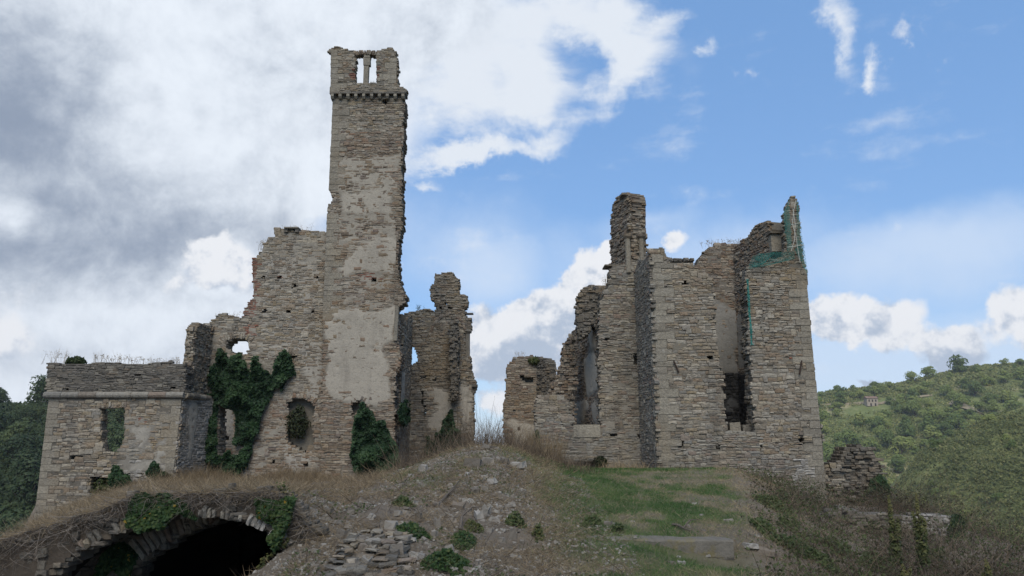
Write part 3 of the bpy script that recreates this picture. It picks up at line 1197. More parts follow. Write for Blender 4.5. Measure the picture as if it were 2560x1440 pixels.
def zone_label(px, py, r, sky_):
    sz = 'large' if r > 6.6 else ('small' if r < 4.8 else 'middling')
    if sky_:
        return sz + ' bushy tree along the skyline ' + ('above the small hillside house' if px < 2260 else ('left of the highest skyline crown' if px < 2380 else 'at the right edge of the photo' if px > 2480 else 'right of the highest skyline crown'))
    a = 'close beside the right edge of the keep' if px < 2160 else ('below the small hillside house' if px < 2260 else ('below the bare earth cut' if px < 2440 and py > 1030 else ('above the bare earth cut' if px < 2440 else 'near the right edge of the hillside')))
    b = 'upper' if py < 1030 else ('middle' if py < 1100 else 'lower')
    return sz + ' rounded tree on the ' + b + ' right hillside ' + a


# far hill on the right: separate trees where the crowns read, by hand-set landmarks first
R = random.Random(5)
n_far = 0
pts = []
for (px, py, Y, r, lab) in [(2280, 952, 556, 7.5, 'round dark tree standing alone on the skyline above the small hillside house'),
                            (2400, 940, 558, 9.5, 'broad bushy tree rising highest on the right skyline'),
                            (2330, 960, 560, 7, 'low wide tree on the skyline between the two tallest crowns'),
                            (2225, 1012, 520, 4.0, 'small dark tree just right of the little hillside house')]:
    X = at(px, py, Y)[0]
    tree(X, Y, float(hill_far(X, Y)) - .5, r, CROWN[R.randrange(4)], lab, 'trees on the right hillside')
    pts.append((X, Y, r))
tries = 0
while n_far < 165 and tries < 6000:
    tries += 1
    Y = R.uniform(350, 566)
    X = R.uniform(.40, .72) * Y
    z = float(hill_far(X, Y))
    px, py = to_px((X, Y, z + 4))
    if px < 2035 or px > 2600 or py > 1260:
        continue
    dens = float(fbm(X * .02, Y * .02, 77, 3))
    if 2120 < px < 2235 and 985 < py < 1030:
        continue
    if px < 2180 and 1020 < py < 1110 and R.random() < .75:
        continue
    if dens < .42 and R.random() < .7:
        continue
    r = R.uniform(3.6, 8.2)
    if Y > 540:
        r *= .75
    if any((X - a) ** 2 + (Y - b) ** 2 < ((r + c) * .62) ** 2 for a, b, c in pts):
        continue
    pts.append((X, Y, r))
    sky_ = Y > 540
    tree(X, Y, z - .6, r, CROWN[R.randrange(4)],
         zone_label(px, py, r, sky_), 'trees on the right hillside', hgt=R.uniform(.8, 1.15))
    n_far += 1
# scrub between the trees
def scrub(name, label, fn, n, xr, yr, size, mat, seed, dens_min=.0, k=9, lf=.75, cat='scrub', rows=False):
    R2 = np.random.default_rng(seed)
    Y = R2.uniform(yr[0], yr[1], n)
    X = R2.uniform(xr[0], xr[1], n) * Y
    if rows:
        z0 = fn(X, Y)
    X2 = np.repeat(X, k) + R2.normal(size=n * k) * size * 1.1
    Y2 = np.repeat(Y, k) + R2.normal(size=n * k) * size * 1.1
    keep = np.repeat(fbm(X * .03, Y * .03, seed, 3) > dens_min, k)
    X2, Y2 = X2[keep], Y2[keep]
    hgt = np.repeat(R2.uniform(.3, 1.3, n), k)[keep] * size
    Z2 = fn(X2, Y2) + R2.uniform(0, 1, len(X2)) * hgt
    P = np.stack([X2, Y2, Z2], 1)
    Nn = R2.normal(size=P.shape) * .55 + np.array([0, -.6, .8])
    V, Fc = leaf_quads(P, Nn, R2.uniform(.6, 1.2, len(P)) * size * lf, R2)
    tone = np.repeat(np.repeat(R2.uniform(0, 1, n), k)[keep] * .5 + R2.uniform(0, .5, len(P)), 4)
    o = link(name, np_mesh(name, V, Fc, mat, {'tone': tone}))
    return tag(o, label, cat, kind='stuff')


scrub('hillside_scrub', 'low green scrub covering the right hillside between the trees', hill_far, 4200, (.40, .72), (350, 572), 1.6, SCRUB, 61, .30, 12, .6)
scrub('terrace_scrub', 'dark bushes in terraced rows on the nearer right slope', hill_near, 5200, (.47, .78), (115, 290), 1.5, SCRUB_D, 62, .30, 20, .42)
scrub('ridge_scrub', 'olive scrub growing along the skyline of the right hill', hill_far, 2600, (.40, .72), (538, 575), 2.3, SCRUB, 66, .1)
# the few single trees of the nearer slope
pts = []
n = 0
tries = 0
while n < 28 and tries < 3000:
    tries += 1
    Y = R.uniform(120, 285)
    X = R.uniform(.47, .74) * Y
    z = float(hill_near(X, Y))
    px, py = to_px((X, Y, z + 1))
    if px > 2600 or px < 2180:
        continue
    r = R.uniform(1.6, 3.6) if Y > 170 else R.uniform(1.2, 2.6)
    if any((X - a) ** 2 + (Y - b) ** 2 < ((r + c) * .9) ** 2 for a, b, c in pts):
        continue
    pts.append((X, Y, r))
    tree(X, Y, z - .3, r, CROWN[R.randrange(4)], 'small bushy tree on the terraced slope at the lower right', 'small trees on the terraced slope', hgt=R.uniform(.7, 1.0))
    n += 1

# wooded hill on the left
def left_label(X, Y, z, r):
    px, py = to_px((X, Y, z + r))
    sz = 'large' if r > 4.2 else ('small' if r < 3.2 else 'middling')
    if px > 125:
        return sz + ' dark tree on the wooded slope behind the left stone house'
    return sz + ' dark tree on the left slope ' + ('along its skyline' if py < 985 else ('halfway up beside the house corner' if py < 1150 else 'near its foot by the bottom of the house'))


n = 0
tries = 0
pts = []
while n < 100 and tries < 6000:
    tries += 1
    Y = R.uniform(88, 212)
    X = R.uniform(-.80, -.42) * Y
    z = float(hill_left(X, Y))
    r = R.uniform(2.4, 5.2)
    if any((X - a) ** 2 + (Y - b) ** 2 < ((r + c) * .60) ** 2 for a, b, c in pts):
        continue
    pts.append((X, Y, r))
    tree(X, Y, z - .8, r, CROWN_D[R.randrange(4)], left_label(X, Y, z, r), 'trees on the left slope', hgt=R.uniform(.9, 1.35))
    n += 1
scrub('forest_undergrowth', 'dark undergrowth among the trees of the left slope', hill_left, 5000, (-.82, -.42), (84, 214), 1.0, TREE_DARK, 63, .2)

# bare earth cuts, tracks on the hill
BARE = simple_mat('bare_earth', [(0.15, 0.125, 0.08), (0.22, 0.185, 0.125), (0.28, 0.24, 0.17)], .25)


def hill_patch(name, label, pts, fn, lift, mat):
    """irregular bare patch lying on a slope, from a strip of ground points (X, Y, half width)"""
    V, Fc = [], []
    for i, (x, y, w) in enumerate(pts):
        for sgn in (-1, 0, 1):
            yy = y + sgn * w
            V.append((x + sgn * w * random.uniform(-.5, .5), yy + random.uniform(-.3, .3) * w, float(fn(x, yy)) + lift + (.4 if sgn == 0 else -.5)))
    for i in range(len(pts) - 1):
        for k in range(2):
            a = i * 3 + k
            Fc.append((a, a + 3, a + 4, a + 1))
    m_ = MB()
    m_.add(V, Fc)
    return tag(m_.build(name, mat), label, kind='structure')


def hill_hit(px, py, fn, Y0, Y1):
    d = ray(px, py)
    Ys = np.arange(Y0, Y1, .5)
    P = d[None] * (Ys / d[1])[:, None]
    k = np.where(P[:, 2] <= fn(P[:, 0], P[:, 1]))[0]
    k = k[0] if len(k) else -1
    return P[k]


def patch_px(name, label, pxs, fn, Y0, Y1, w, lift=.8):
    pts = []
    for (px, py, ww) in pxs:
        P = hill_hit(px, py, fn, Y0, Y1)
        pts.append((P[0], P[1], ww))
    hill_patch(name, label, pts, fn, lift, BARE)


patch_px('hill_track', 'pale track crossing the right hillside', [(2045, 1014, 1), (2100, 1013, 2.2), (2160, 1008, 2.6), (2200, 1010, 2), (2240, 1000, 1.6), (2330, 990, .8)], hill_far, 330, 600, 2)
patch_px('bare_cliff', 'pale bare earth cut among the trees of the right hillside', [(2388, 1004, 3), (2402, 1016, 12), (2416, 1026, 15), (2432, 1036, 13), (2446, 1042, 3)], hill_far, 330, 600, 5, 3.2)

# small house on the hill
hp = hill_hit(2178, 1014, hill_far, 330, 600)
hs = link('hillside_house', None)
hs.location = tuple(hp)
tag(hs, 'small pale stone house with dark windows beside the track on the right hill', 'house')
HW = simple_mat('house_wall', [(0.27, 0.225, 0.17), (0.33, 0.28, 0.22)], .8)
HR = simple_mat('house_roof', [(0.15, 0.10, 0.075), (0.21, 0.14, 0.105)], 1.2)
HG = simple_mat('house_opening', [(0.02, 0.018, 0.016), (0.03, 0.027, 0.024)], 1)
m_ = MB()
m_.box((0, 0, 2.2), 7.6, 5, 5.4)
m_.build('wall', HW, hs)
m_ = MB()
m_.add([(-4.1, -2.9, 4.9), (4.1, -2.9, 4.9), (4.1, 2.9, 4.9), (-4.1, 2.9, 4.9), (-4.1, 0, 6.5), (4.1, 0, 6.5)],
       [(0, 1, 5, 4), (3, 4, 5, 2), (0, 4, 3), (1, 2, 5), (0, 3, 2, 1)])
m_.build('roof', HR, hs)
for x in (-2.3, 0, 2.3):
    m_ = MB()
    m_.box((x, -2.52, 3.3), .9, .1, 1.5)
    m_.build('window', HG, hs)
for x in (-1.2, 1.9):
    m_ = MB()
    m_.box((x, -2.52, .6), 1.0, .1, 1.9)
    m_.build('door', HG, hs)

#@@RUINS@@
# ------------------------------------------------------------------ the ruins
EARTH = mortar_mat('bank_earth', (0.085, 0.069, 0.053), (0.11, 0.09, 0.07))
# --- left building
ax = Ruin('ruined_house', 'roofless square stone house with roll cornice and parapet at the far left', 'ruin', (-15, 28, -2.6))
fa = front(28.0)
ax.wall(fa, [(66, 1440), (80, 1338), (122, 992), (455, 992), (440, 1130), (432, 1200), (425, 1300), (424, 1440)],
        holes=[([(249, 1020), (312, 1020), (309, 1100), (303, 1112), (292, 1137), (262, 1131), (250, 1108)], True),
               ([(222, 1189), (300, 1189), (303, 1240), (290, 1290), (222, 1290)], True),
               (rect(174, 1140, 206, 1149), False), (rect(318, 1183, 324, 1190), False), (rect(352, 1181, 358, 1188), False)],
        pal='tan', ch=(.12, .21), sl=(.22, .55), mortar=MORTAR_DARK, base=-.02, thick=.45,
        quoins=[([(80, 1338), (122, 992)], 'L'), ([(455, 992), (440, 1130), (430, 1215)], 'R')],
        cover=[([(335, 1060), (385, 1062), (372, 1110), (345, 1115)], .03), ([(400, 1090), (450, 1085), (440, 1190), (330, 1190), (330, 1165), (390, 1150)], .03),
               ([(310, 1040), (455, 1020), (440, 1200), (300, 1200)], .004)],
        zones=[([(350, 1045), (362, 1045), (362, 1060), (350, 1060)], 'brick'), ([(215, 1250), (232, 1250), (232, 1290), (215, 1290)], 'brick'), ([(310, 1150), (440, 1150), (440, 1215), (310, 1215)], 'pale')])
ax.wall(fa, [(114, 985), (118, 908), (135, 906), (150, 912), (205, 911), (235, 906), (300, 908), (360, 909), (430, 912), (462, 914), (459, 985)],
        holes=[(rect(160, 967, 173, 975), False), (rect(420, 967, 439, 976), False), (rect(340, 936, 352, 941), False)],
        pal='dark', ch=(.08, .15), sl=(.2, .6), mortar=MORTAR_DARK, base=-.03, thick=.75, zones=[([(110, 945), (150, 945), (150, 990), (110, 990)], 'quoin')])
# cornice of rounded blocks along the front and back along the side
ca, cb = fa.uv(113, 986), fa.uv(461, 990)


def roll(parent, p0, p1, rad, n, name='cornice_block'):
    for i in range(n):
        a = p0 + (p1 - p0) * (i + .006) / n
        b = p0 + (p1 - p0) * (i + .994) / n
        m_ = MB()
        j = random.uniform(.94, 1.05)
        m_.tube([a, a + (b - a) * .02, a + (b - a) * .98, b], [rad * .93 * j, rad * j, rad * j, rad * .93 * j], 12)
        parent.part(m_, name, SM('grey', 'piece'))


QUOIN = stone_mat('quoin', 'piece')
zc = (ca[1] + cb[1]) / 2
roll(ax, np.array([ca[0], 27.97, zc]), np.array([cb[0], 27.97, zc]), .125, 8)
sx = fa.uv(461, 990)[0]
roll(ax, np.array([sx, 28.06, zc]), np.array([sx + .05, 30.2, zc]), .125, 4)
ax.voussoirs(fa, [(247, 1020), (280, 1018), (316, 1020)], 11, .20, None, 'tan', .02)
ax.voussoirs(fa, [(222, 1203), (250, 1194), (300, 1192)], 12, .26, None, 'dark', -.28)
# side of the house, seen obliquely
xs0 = fa.uv(440, 1120)[0]
fs = Face((xs0 + .05, 28.02), (xs0 + .35, 30.5))
ax.wall(fs, [(0.0, -4), (0.0, zc), (2.5, zc), (2.5, -4)], uvspace=True, pal='pale', mortar=MORTAR, thick=.5, ch=(.10, .18), sl=(.2, .4), base=-.03, jambs=False,
        cover=[([(470, 1010), (486, 1010), (478, 1150), (460, 1150)], .03)])
ax.finish(MORTAR_DARK)

# --- the long wall with the gable, ivy windows and its return
mw = Ruin('ruined_wall', 'tall broken gable wall with ivy covered windows left of the bell tower', 'ruin', (-10.5, 30.4, -1.5))
xr_ = fa.uv(463, 900)[0]
fr1 = Face((-12.48, 28.8), (-12.42, 30.5))
p0, p1 = fr1.uv(481, 900), fr1.uv(519, 900)
ztop = at(463, 800, 28.8)[2]
zsh = at(463, 990, 28.8)[2]
mw.wall(fr1, [(0.0, zsh - .3), (0.0, ztop - .35), (.25, ztop - .12), (.5, ztop), (.9, ztop - .05), (1.75, ztop + .10), (1.75, zsh - .3)], uvspace=True, pal='tan',
        thick=.32, ch=(.10, .19), sl=(.18, .4), mortar=MORTAR, proud=(0, .07))
# its broken end, facing us
fr0 = front(28.76)
e0 = fr0.uv(464, 900)[0]
mw.wall(fr0, [(e0, zsh - .3), (e0 + .02, ztop - .42), (e0 + .15, ztop - .28), (-12.47, ztop - .3), (-12.46, zsh - .3)], uvspace=True, pal='tan', thick=.30, ch=(.10, .2), sl=(.12, .28),
        mortar=MORTAR, proud=(-.02, .10))
fm = front(30.4)
mw.wall(fm, [(470, 1300), (495, 1215), (512, 1000), (519, 810), (545, 787), (560, 786), (575, 791), (606, 797), (611, 772), (622, 755), (632, 744), (632, 650), (640, 640), (650, 632),
             (656, 618), (665, 604), (685, 594), (685, 577), (715, 576), (760, 580), (790, 578), (830, 582), (840, 1300)],
        holes=[([(560, 874), (564, 858), (574, 850), (592, 847), (612, 849), (621, 856), (622, 870), (617, 888), (600, 884), (590, 892), (574, 880)], True),
               ([(543, 1025), (552, 1014), (565, 1012), (578, 1022), (583, 1040), (583, 1145), (544, 1145)], True),
               (rect(730, 706, 742, 720), True),
               (rect(655, 689, 663, 697), False), (rect(694, 689, 705, 697), False), (rect(787, 686, 798, 695), False),
               (rect(655, 772, 666, 781), False), (rect(714, 772, 725, 781), False), (rect(774, 771, 785, 780), False),
               ([(716, 1005), (735, 998), (770, 1000), (786, 1014), (781, 1060), (785, 1110), (762, 1130), (718, 1105)], False),
               ([(686, 896), (700, 890), (746, 887), (742, 893), (700, 905), (688, 908)], False),
               (rect(675, 1150, 686, 1160), False), (rect(758, 1158, 770, 1166), False)],
        pal='tan', ch=(.10, .18), sl=(.2, .5), mortar=MORTAR_PALE, base=-.022, thick=.8,
        zones=[([(625, 640), (647, 640), (645, 745), (625, 748)], 'brick'), ([(604, 745), (645, 748), (640, 792), (604, 792)], 'brick'), ([(612, 812), (645, 812), (640, 840), (612, 840)], 'brick'),
               ([(690, 688), (712, 688), (712, 699), (690, 699)], 'brick'), ([(722, 700), (750, 700), (750, 726), (722, 726)], 'quoin'),
               ([(640, 1000), (840, 1000), (840, 1300), (600, 1300)], 'brown'), ([(500, 800), (600, 800), (600, 1000), (500, 1000)], 'tan'), ([(640, 900), (720, 900), (720, 980), (700, 990)], 'quoin')],
        cover=[([(640, 650), (812, 640), (812, 860), (640, 860)], -.002), ([(640, 860), (815, 860), (815, 1000), (760, 990), (735, 890), (640, 880)], .008), ([(720, 1100), (790, 1090), (760, 1170), (700, 1170)], .004)],
        quoins=[])
# plastered back of the niche
m_ = MB()
a_, b_ = fm.uv(706, 1135), fm.uv(796, 990)
m_.box(fm.P((a_[0] + b_[0]) / 2, (a_[1] + b_[1]) / 2, -.47), b_[0] - a_[0], .14, b_[1] - a_[1])
mw.part(m_, 'niche_back', MORTAR)
mw.voussoirs(fm, [(556, 862), (566, 852), (590, 846), (613, 848), (626, 858)], 13, .26, None, 'tan', .02)
mw.voussoirs(fm, [(690, 893), (715, 888), (748, 886)], 7, .24, None, 'brown', .03)
mw.voussoirs(fm, [(716, 1003), (735, 996), (770, 998), (787, 1010)], 9, .22, None, 'brown', .02)
# lintel slab and hole at the top of the gable
m_ = MB()
p_ = fm.P(*[fm.uv(730, 571)[0], fm.uv(730, 571)[1]], -.1)
m_.box(p_, .62, .5, .07, .02, .01)
mw.part(m_, 'capstone', SM('dark', 'piece'))
for px in (716, 744):
    m_ = MB()
    u_, v_ = fm.uv(px, 577)
    m_.box(fm.P(u_, v_, -.1), .13, .4, .16, 0, .015)
    mw.part(m_, 'stone', SM('dark', 'piece'))
mw.finish(MORTAR)

# pale plaster wall of the room behind the ivied door
br = Ruin('back_wall', 'pale plastered wall seen through the ivy framed doorway', 'ruin', (-12.5, 33.5, -1.5))
fb = front(33.5)
br.wall(fb, [(500, 1300), (500, 985), (655, 985), (655, 1300)], pal='pale', mortar=MORTAR_PALE, base=-.01, thick=.5, jambs=False,
        cover=[([(480, 960), (640, 960), (640, 1110), (480, 1110)], .02)], holes=[(rect(556, 1090, 572, 1100), False)], zones=[(rect(545, 1120, 600, 1160), 'brick')])
br.finish(MORTAR_PALE)

# --- bell tower
bt = Ruin('bell_tower', 'tall slender stone bell tower with a two light belfry opening', 'tower', (-6.6, 29.9, -1.5))
ft = front(29.9)
bt.wall(ft, [(796, 1330), (800, 1215), (806, 800), (813, 640), (817, 535), (821, 528), (822, 520), (826, 505), (835, 494), (830, 484), (821, 478), (825, 400), (828, 330), (831, 236),
             (1008, 236), (1010, 262), (1005, 300), (1006, 345), (1003, 380), (1006, 402), (1001, 418), (1001, 520), (1004, 545), (1002, 565), (996, 580), (994, 610), (990, 640), (994, 690), (1000, 715), (1012, 738), (1010, 752), (1001, 762),
             (992, 772), (990, 850), (1000, 880), (998, 915), (985, 940), (984, 1000), (984, 1100), (990, 1215), (992, 1330)],
        holes=[([(876, 1036), (879, 1010), (897, 1002), (912, 1010), (919, 1022), (917, 1036)], False), (rect(930, 696, 941, 703), False), ([(955, 246), (968, 246), (966, 262), (957, 260)], False),
               (rect(990, 567, 999, 577), False)],
        pal='brown', ch=(.09, .17), sl=(.2, .55), mortar=MORTAR, base=-.03, thick=.95,
        quoins=[([(806, 800), (813, 640), (817, 535)], 'L'), ([(821, 475), (825, 400), (828, 330), (831, 248)], 'L')],
        zones=[([(800, 240), (900, 240), (1010, 240), (1010, 330), (800, 330)], 'tan'), ([(800, 1010), (1000, 1010), (1000, 1300), (800, 1300)], 'brown'), ([(900, 680), (950, 680), (950, 700), (900, 700)], 'brick')],
        cover=[([(812, 768), (993, 768), (990, 850), (952, 868), (948, 885), (968, 905), (975, 960), (985, 1010), (930, 1030), (880, 1000), (835, 1012), (822, 960), (815, 850)], .030),
               ([(880, 612), (925, 598), (985, 598), (988, 690), (895, 690), (835, 690), (850, 645)], .024),
               ([(840, 478), (980, 470), (990, 500), (985, 545), (842, 535)], .022), ([(826, 690), (850, 700), (840, 760), (815, 770)], .025),
               ([(830, 395), (1000, 385), (1000, 480), (830, 490)], .014), ([(830, 300), (930, 320), (900, 345), (830, 350)], .009), ([(850, 690), (985, 690), (985, 770), (850, 770)], .006), ([(820, 535), (1000, 535), (1000, 600), (820, 640)], .009)])
# belfry storey, slightly proud
fb2 = front(29.84)
bt.wall(fb2, [(824, 232), (826, 180), (827, 131), (819, 126), (826, 120), (842, 114), (858, 121), (888, 126), (893, 134), (937, 134), (942, 124), (962, 121), (975, 116), (986, 128), (993, 148), (991, 212), (1004, 216), (1016, 222), (1014, 232)],
        holes=[(rect(887, 134, 940, 208), True)], pal='tan', ch=(.08, .14), sl=(.2, .5), mortar=MORTAR, base=-.02, thick=.36, edge=(-.03, .03),
        quoins=[([(826, 230), (827, 133)], 'L'), ([(991, 208), (992, 150)], 'R')], zones=[([(874, 170), (890, 170), (890, 205), (874, 205)], 'brick'), ([(938, 160), (947, 160), (947, 200), (938, 200)], 'brick')])
# string course and corbels
sa, sb = fb2.uv(826, 236), fb2.uv(1016, 236)
n_ = 7
for i in range(n_):
    u0_, u1_ = sa[0] + (sb[0] - sa[0]) * i / n_, sa[0] + (sb[0] - sa[0]) * (i + 1) / n_
    bt.block('string_course', fb2.P((u0_ + u1_) / 2, sa[1] + .03, .13), 0, u1_ - u0_ - .012, .6, .09, 'dark')
for i in range(10):
    u, v = fb2.uv(832 + i * 19.6, 241)
    mbk = MB()
    P = fb2.P(u, v, 0)
    w_, dd_ = .13, .13
    mbk.add([(P[0] - w_ / 2, P[1] - dd_, P[2] + .07), (P[0] + w_ / 2, P[1] - dd_, P[2] + .07), (P[0] + w_ / 2, P[1] + .2, P[2] + .07), (P[0] - w_ / 2, P[1] + .2, P[2] + .07),
             (P[0] - w_ / 2, P[1] - dd_, P[2] - .04), (P[0] + w_ / 2, P[1] - dd_, P[2] - .04), (P[0] - w_ / 2, P[1] - dd_ * .5, P[2] - .13), (P[0] + w_ / 2, P[1] - dd_ * .5, P[2] - .13), (P[0] - w_ / 2, P[1] + .2, P[2] - .16), (P[0] + w_ / 2, P[1] + .2, P[2] - .16)],
            [(0, 3, 2, 1), (0, 1, 5, 4), (4, 5, 7, 6), (6, 7, 9, 8), (0, 4, 6, 8, 3), (1, 2, 9, 7, 5)])
    bt.part(mbk, 'corbel', SM('quoin', 'piece'))
# mullion with capital, flat arch of thin stones
u, v0_ = fb2.uv(913, 208)
_, v1_ = fb2.uv(913, 162)
_, v2_ = fb2.uv(913, 136)
m_ = MB()
m_.box(fb2.P(u, (v0_ + v1_) / 2, -.16), .22, .20, v1_ - v0_, 0, .006)
mul = bt.part(m_, 'mullion', SM('quoin', 'piece'))
m_ = MB()
m_.box(fb2.P(u + .01, (v1_ + v2_) / 2 - .04, -.16), .30, .26, (v2_ - v1_) * .72, 0, .012)
m_.box(fb2.P(u + .02, v2_ - .04, -.18), .27, .30, .16, 0, .012)
bt.part(m_, 'capital', SM('quoin', 'piece')).parent = mul
bt.voussoirs(fb2, [(884, 139), (913, 136), (944, 139)], 14, .24, None, 'brown', .0, dep=.34, fan=2.2)
# side wall running back from the left corner, and the broken pilaster strip on the right
m_ = MB()
for (y0_, y1_, zt) in ((30.9, 31.6, at(826, 240, 29.9)[2]), (31.6, 32.4, at(826, 560, 29.9)[2])):
    pass
ub, vb_ = ft.uv(990, 852)
ut, vt_ = ft.uv(993, 765)
m_ = MB()
m_.tube([ft.P(ub - .02, vb_, .02), ft.P(ut, vt_, .02)], [.085, .085], 8)
bt.part(m_, 'column_fragment', SM('quoin', 'piece'))
bt.voussoirs(ft, [(874, 1014), (885, 1004), (898, 1000), (912, 1005), (922, 1018)], 8, .17, None, 'brown', .02)
bt.finish(MORTAR)
# wall behind the tower running back to the apse
sw = Ruin('return_wall', 'shaded inner wall running back from the tower to the apse', 'ruin', (-4.6, 33, -1.3))
fsw = Face((-4.62, 30.9), (-4.90, 36.0))
sw.wall(fsw, [(0, -3), (0, at(992, 900, 30.9)[2]), (.3, at(992, 870, 30.9)[2]), (.8, at(992, 800, 31.2)[2]), (2.0, at(992, 788, 32)[2]), (5.2, at(1022, 788, 36)[2]), (5.2, -3)], uvspace=True, pal='tan', thick=.6, ch=(.12, .2), sl=(.25, .6),
        mortar=MORTAR, cover=[([(990, 930), (1012, 920), (1010, 1010), (985, 1010)], .03)], jambs=False)
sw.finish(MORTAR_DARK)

# --- apse in the middle
ap = Ruin('ruined_apse', 'broken apse wall with window holes and a slim corner column right of the tower', 'ruin', (-3.6, 36, -1.2))
fp = front(36.0)
ap.wall(fp, [(1000, 1220), (1000, 788), (1030, 779), (1050, 774), (1065, 771), (1088, 779), (1091, 757), (1077, 748), (1075, 735), (1079, 728), (1075, 715), (1086, 706), (1087, 683), (1100, 684), (1112, 680),
             (1131, 683), (1133, 692), (1146, 698), (1147, 735), (1166, 738), (1169, 762), (1160, 772), (1162, 788), (1176, 796), (1175, 826), (1161, 830), (1160, 892), (1175, 892), (1176, 925), (1183, 942), (1191, 965), (1184, 985), (1181, 1150), (1181, 1220)],
        holes=[([(1019, 866), (1027, 858), (1036, 864), (1039, 874), (1046, 884), (1043, 903), (1034, 908), (1030, 918), (1019, 908)], True), ([(1058, 1014), (1063, 1016), (1064, 1036), (1059, 1046)], True),
               (rect(1110, 754, 1117, 761), True), (rect(1098, 765, 1106, 772), False), (rect(1118, 764, 1129, 771), False), (rect(1152, 765, 1161, 773), False), (rect(1048, 943, 1066, 951), False), (rect(1085, 947, 1095, 953), False),
               ([(1052, 975), (1057, 975), (1058, 1010), (1053, 1012)], False)],
        pal='tan', ch=(.10, .19), sl=(.2, .5), mortar=MORTAR, base=-.02, thick=.6, proud=(0, .05),
        zones=[(rect(1070, 670, 1180, 790), 'tan')],
        cover=[([(1064, 972), (1100, 968), (1122, 985), (1128, 1050), (1110, 1085), (1078, 1085), (1072, 1040), (1100, 1020)], .036), ([(1142, 970), (1180, 975), (1174, 1052), (1146, 1045)], .036), ([(1070, 800), (1140, 790), (1150, 900), (1080, 900)], .004)])
fq = front(35.45)
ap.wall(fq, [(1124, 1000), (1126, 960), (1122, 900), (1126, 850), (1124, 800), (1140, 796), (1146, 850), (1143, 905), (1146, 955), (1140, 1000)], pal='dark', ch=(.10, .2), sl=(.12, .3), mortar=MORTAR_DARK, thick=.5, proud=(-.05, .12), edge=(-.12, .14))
ap.voussoirs(fp, [(1078, 840), (1088, 812), (1104, 796), (1124, 790)], 9, .15, .22, 'brown', .05)
ap.voussoirs(fp, [(1140, 797), (1152, 806), (1160, 826)], 6, .14, .2, 'brown', .05)
m_ = MB()
b_, t_ = fp.uv(1168, 890), fp.uv(1168, 833)
m_.tube([fp.P(b_[0], b_[1], -.1), fp.P(b_[0], t_[1], -.1)], [.135, .125], 10)
col_ = ap.part(m_, 'column', SM('quoin', 'piece'))
m_ = MB()
m_.tube([fp.P(b_[0], t_[1] - .02, -.1), fp.P(b_[0], t_[1] + .10, -.1), fp.P(b_[0], t_[1] + .17, -.1)], [.13, .22, .2], 10)
ap.part(m_, 'capital', SM('quoin', 'piece')).parent = col_
m_ = MB()
u, v = fp.uv(1172, 784)
m_.box(fp.P(u, v, -.1), .45, .3, .05, 0, .01)
ap.part(m_, 'slab', SM('dark', 'piece'))
u, v = fp.uv(1187, 964)
m_ = MB()
m_.box(fp.P(u, v, 0), .25, .4, .12, 0, .02)
ap.part(m_, 'slab', SM('dark', 'piece'))
ap.finish(MORTAR)

# --- far pier in the gap
pr = Ruin('ruined_pier', 'isolated broken pier of brown stone in the gap left of the right ruin', 'ruin', (.9, 37, -1.2))
fpr = front(37.0)
pr.wall(fpr, [(1262, 1200), (1264, 1110), (1257, 1075), (1258, 1015), (1263, 985), (1266, 915), (1284, 897), (1300, 891), (1330, 889), (1346, 893), (1346, 1200)],
        holes=[([(1298, 936), (1316, 940), (1336, 944), (1334, 956), (1312, 954), (1300, 946)], False), (rect(1283, 1023, 1289, 1028), False)], pal='brown', ch=(.10, .18), sl=(.2, .5), mortar=MORTAR, base=-.02, thick=.9,
        cover=[([(1270, 1060), (1335, 1050), (1335, 1100), (1275, 1130)], .03)])
fpr2 = Face((fpr.uv(1344, 1000)[0], 37.0), (fpr.uv(1344, 1000)[0] + .55, 36.3))
pr.wall(fpr2, [(1344, 1200), (1344, 897), (1358, 895), (1369, 903), (1372, 938), (1380, 945), (1376, 970), (1366, 985), (1360, 1200)], pal='dark', ch=(.10, .18), sl=(.15, .35), mortar=MORTAR_DARK, thick=.5, proud=(0, .1))
pr.finish(MORTAR)

# --- receding nave wall with plaster
nv = Ruin('nave_wall', 'crumbling wall with grey plaster remains receding behind the right ruin', 'ruin', (2.8, 32, -1.1))
fk = Face((2.15, 36.5), (3.42, 28.0))
nv.wall(fk, [(1378, 1200), (1378, 962), (1390, 950), (1394, 925), (1404, 905), (1408, 872), (1424, 845), (1428, 832), (1442, 820), (1441, 775), (1447, 762), (1444, 745), (1458, 728), (1462, 717), (1478, 716), (1484, 724), (1500, 735), (1506, 760), (1506, 1200)],
        pal='brown', ch=(.10, .18), sl=(.25, .6), mortar=MORTAR, base=-.026, thick=.7, proud=(-.01, .035), edge=(-.15, .2),
        cover=[([(1474, 824), (1492, 822), (1494, 872), (1480, 876)], .06), ([(1466, 890), (1494, 884), (1496, 960), (1472, 985), (1462, 940)], .055), ([(1440, 1010), (1470, 985), (1474, 1020), (1452, 1060), (1436, 1050)], .055), ([(1478, 1000), (1500, 990), (1500, 1055), (1482, 1052)], .06)],
        holes=[(rect(1462, 815, 1470, 822), False)], zones=[([(1440, 700), (1506, 700), (1506, 800), (1440, 800)], 'dark')])
nv.wall(front(30.2), [(1390, 1120), (1392, 985), (1397, 930), (1404, 905), (1409, 868), (1422, 842), (1430, 836), (1438, 846), (1433, 900), (1441, 940), (1431, 985), (1436, 1030), (1424, 1120)], pal='brown', ch=(.10, .19), sl=(.14, .36), mortar=MORTAR_DARK, thick=.8, proud=(-.03, .10), edge=(-.14, .16))
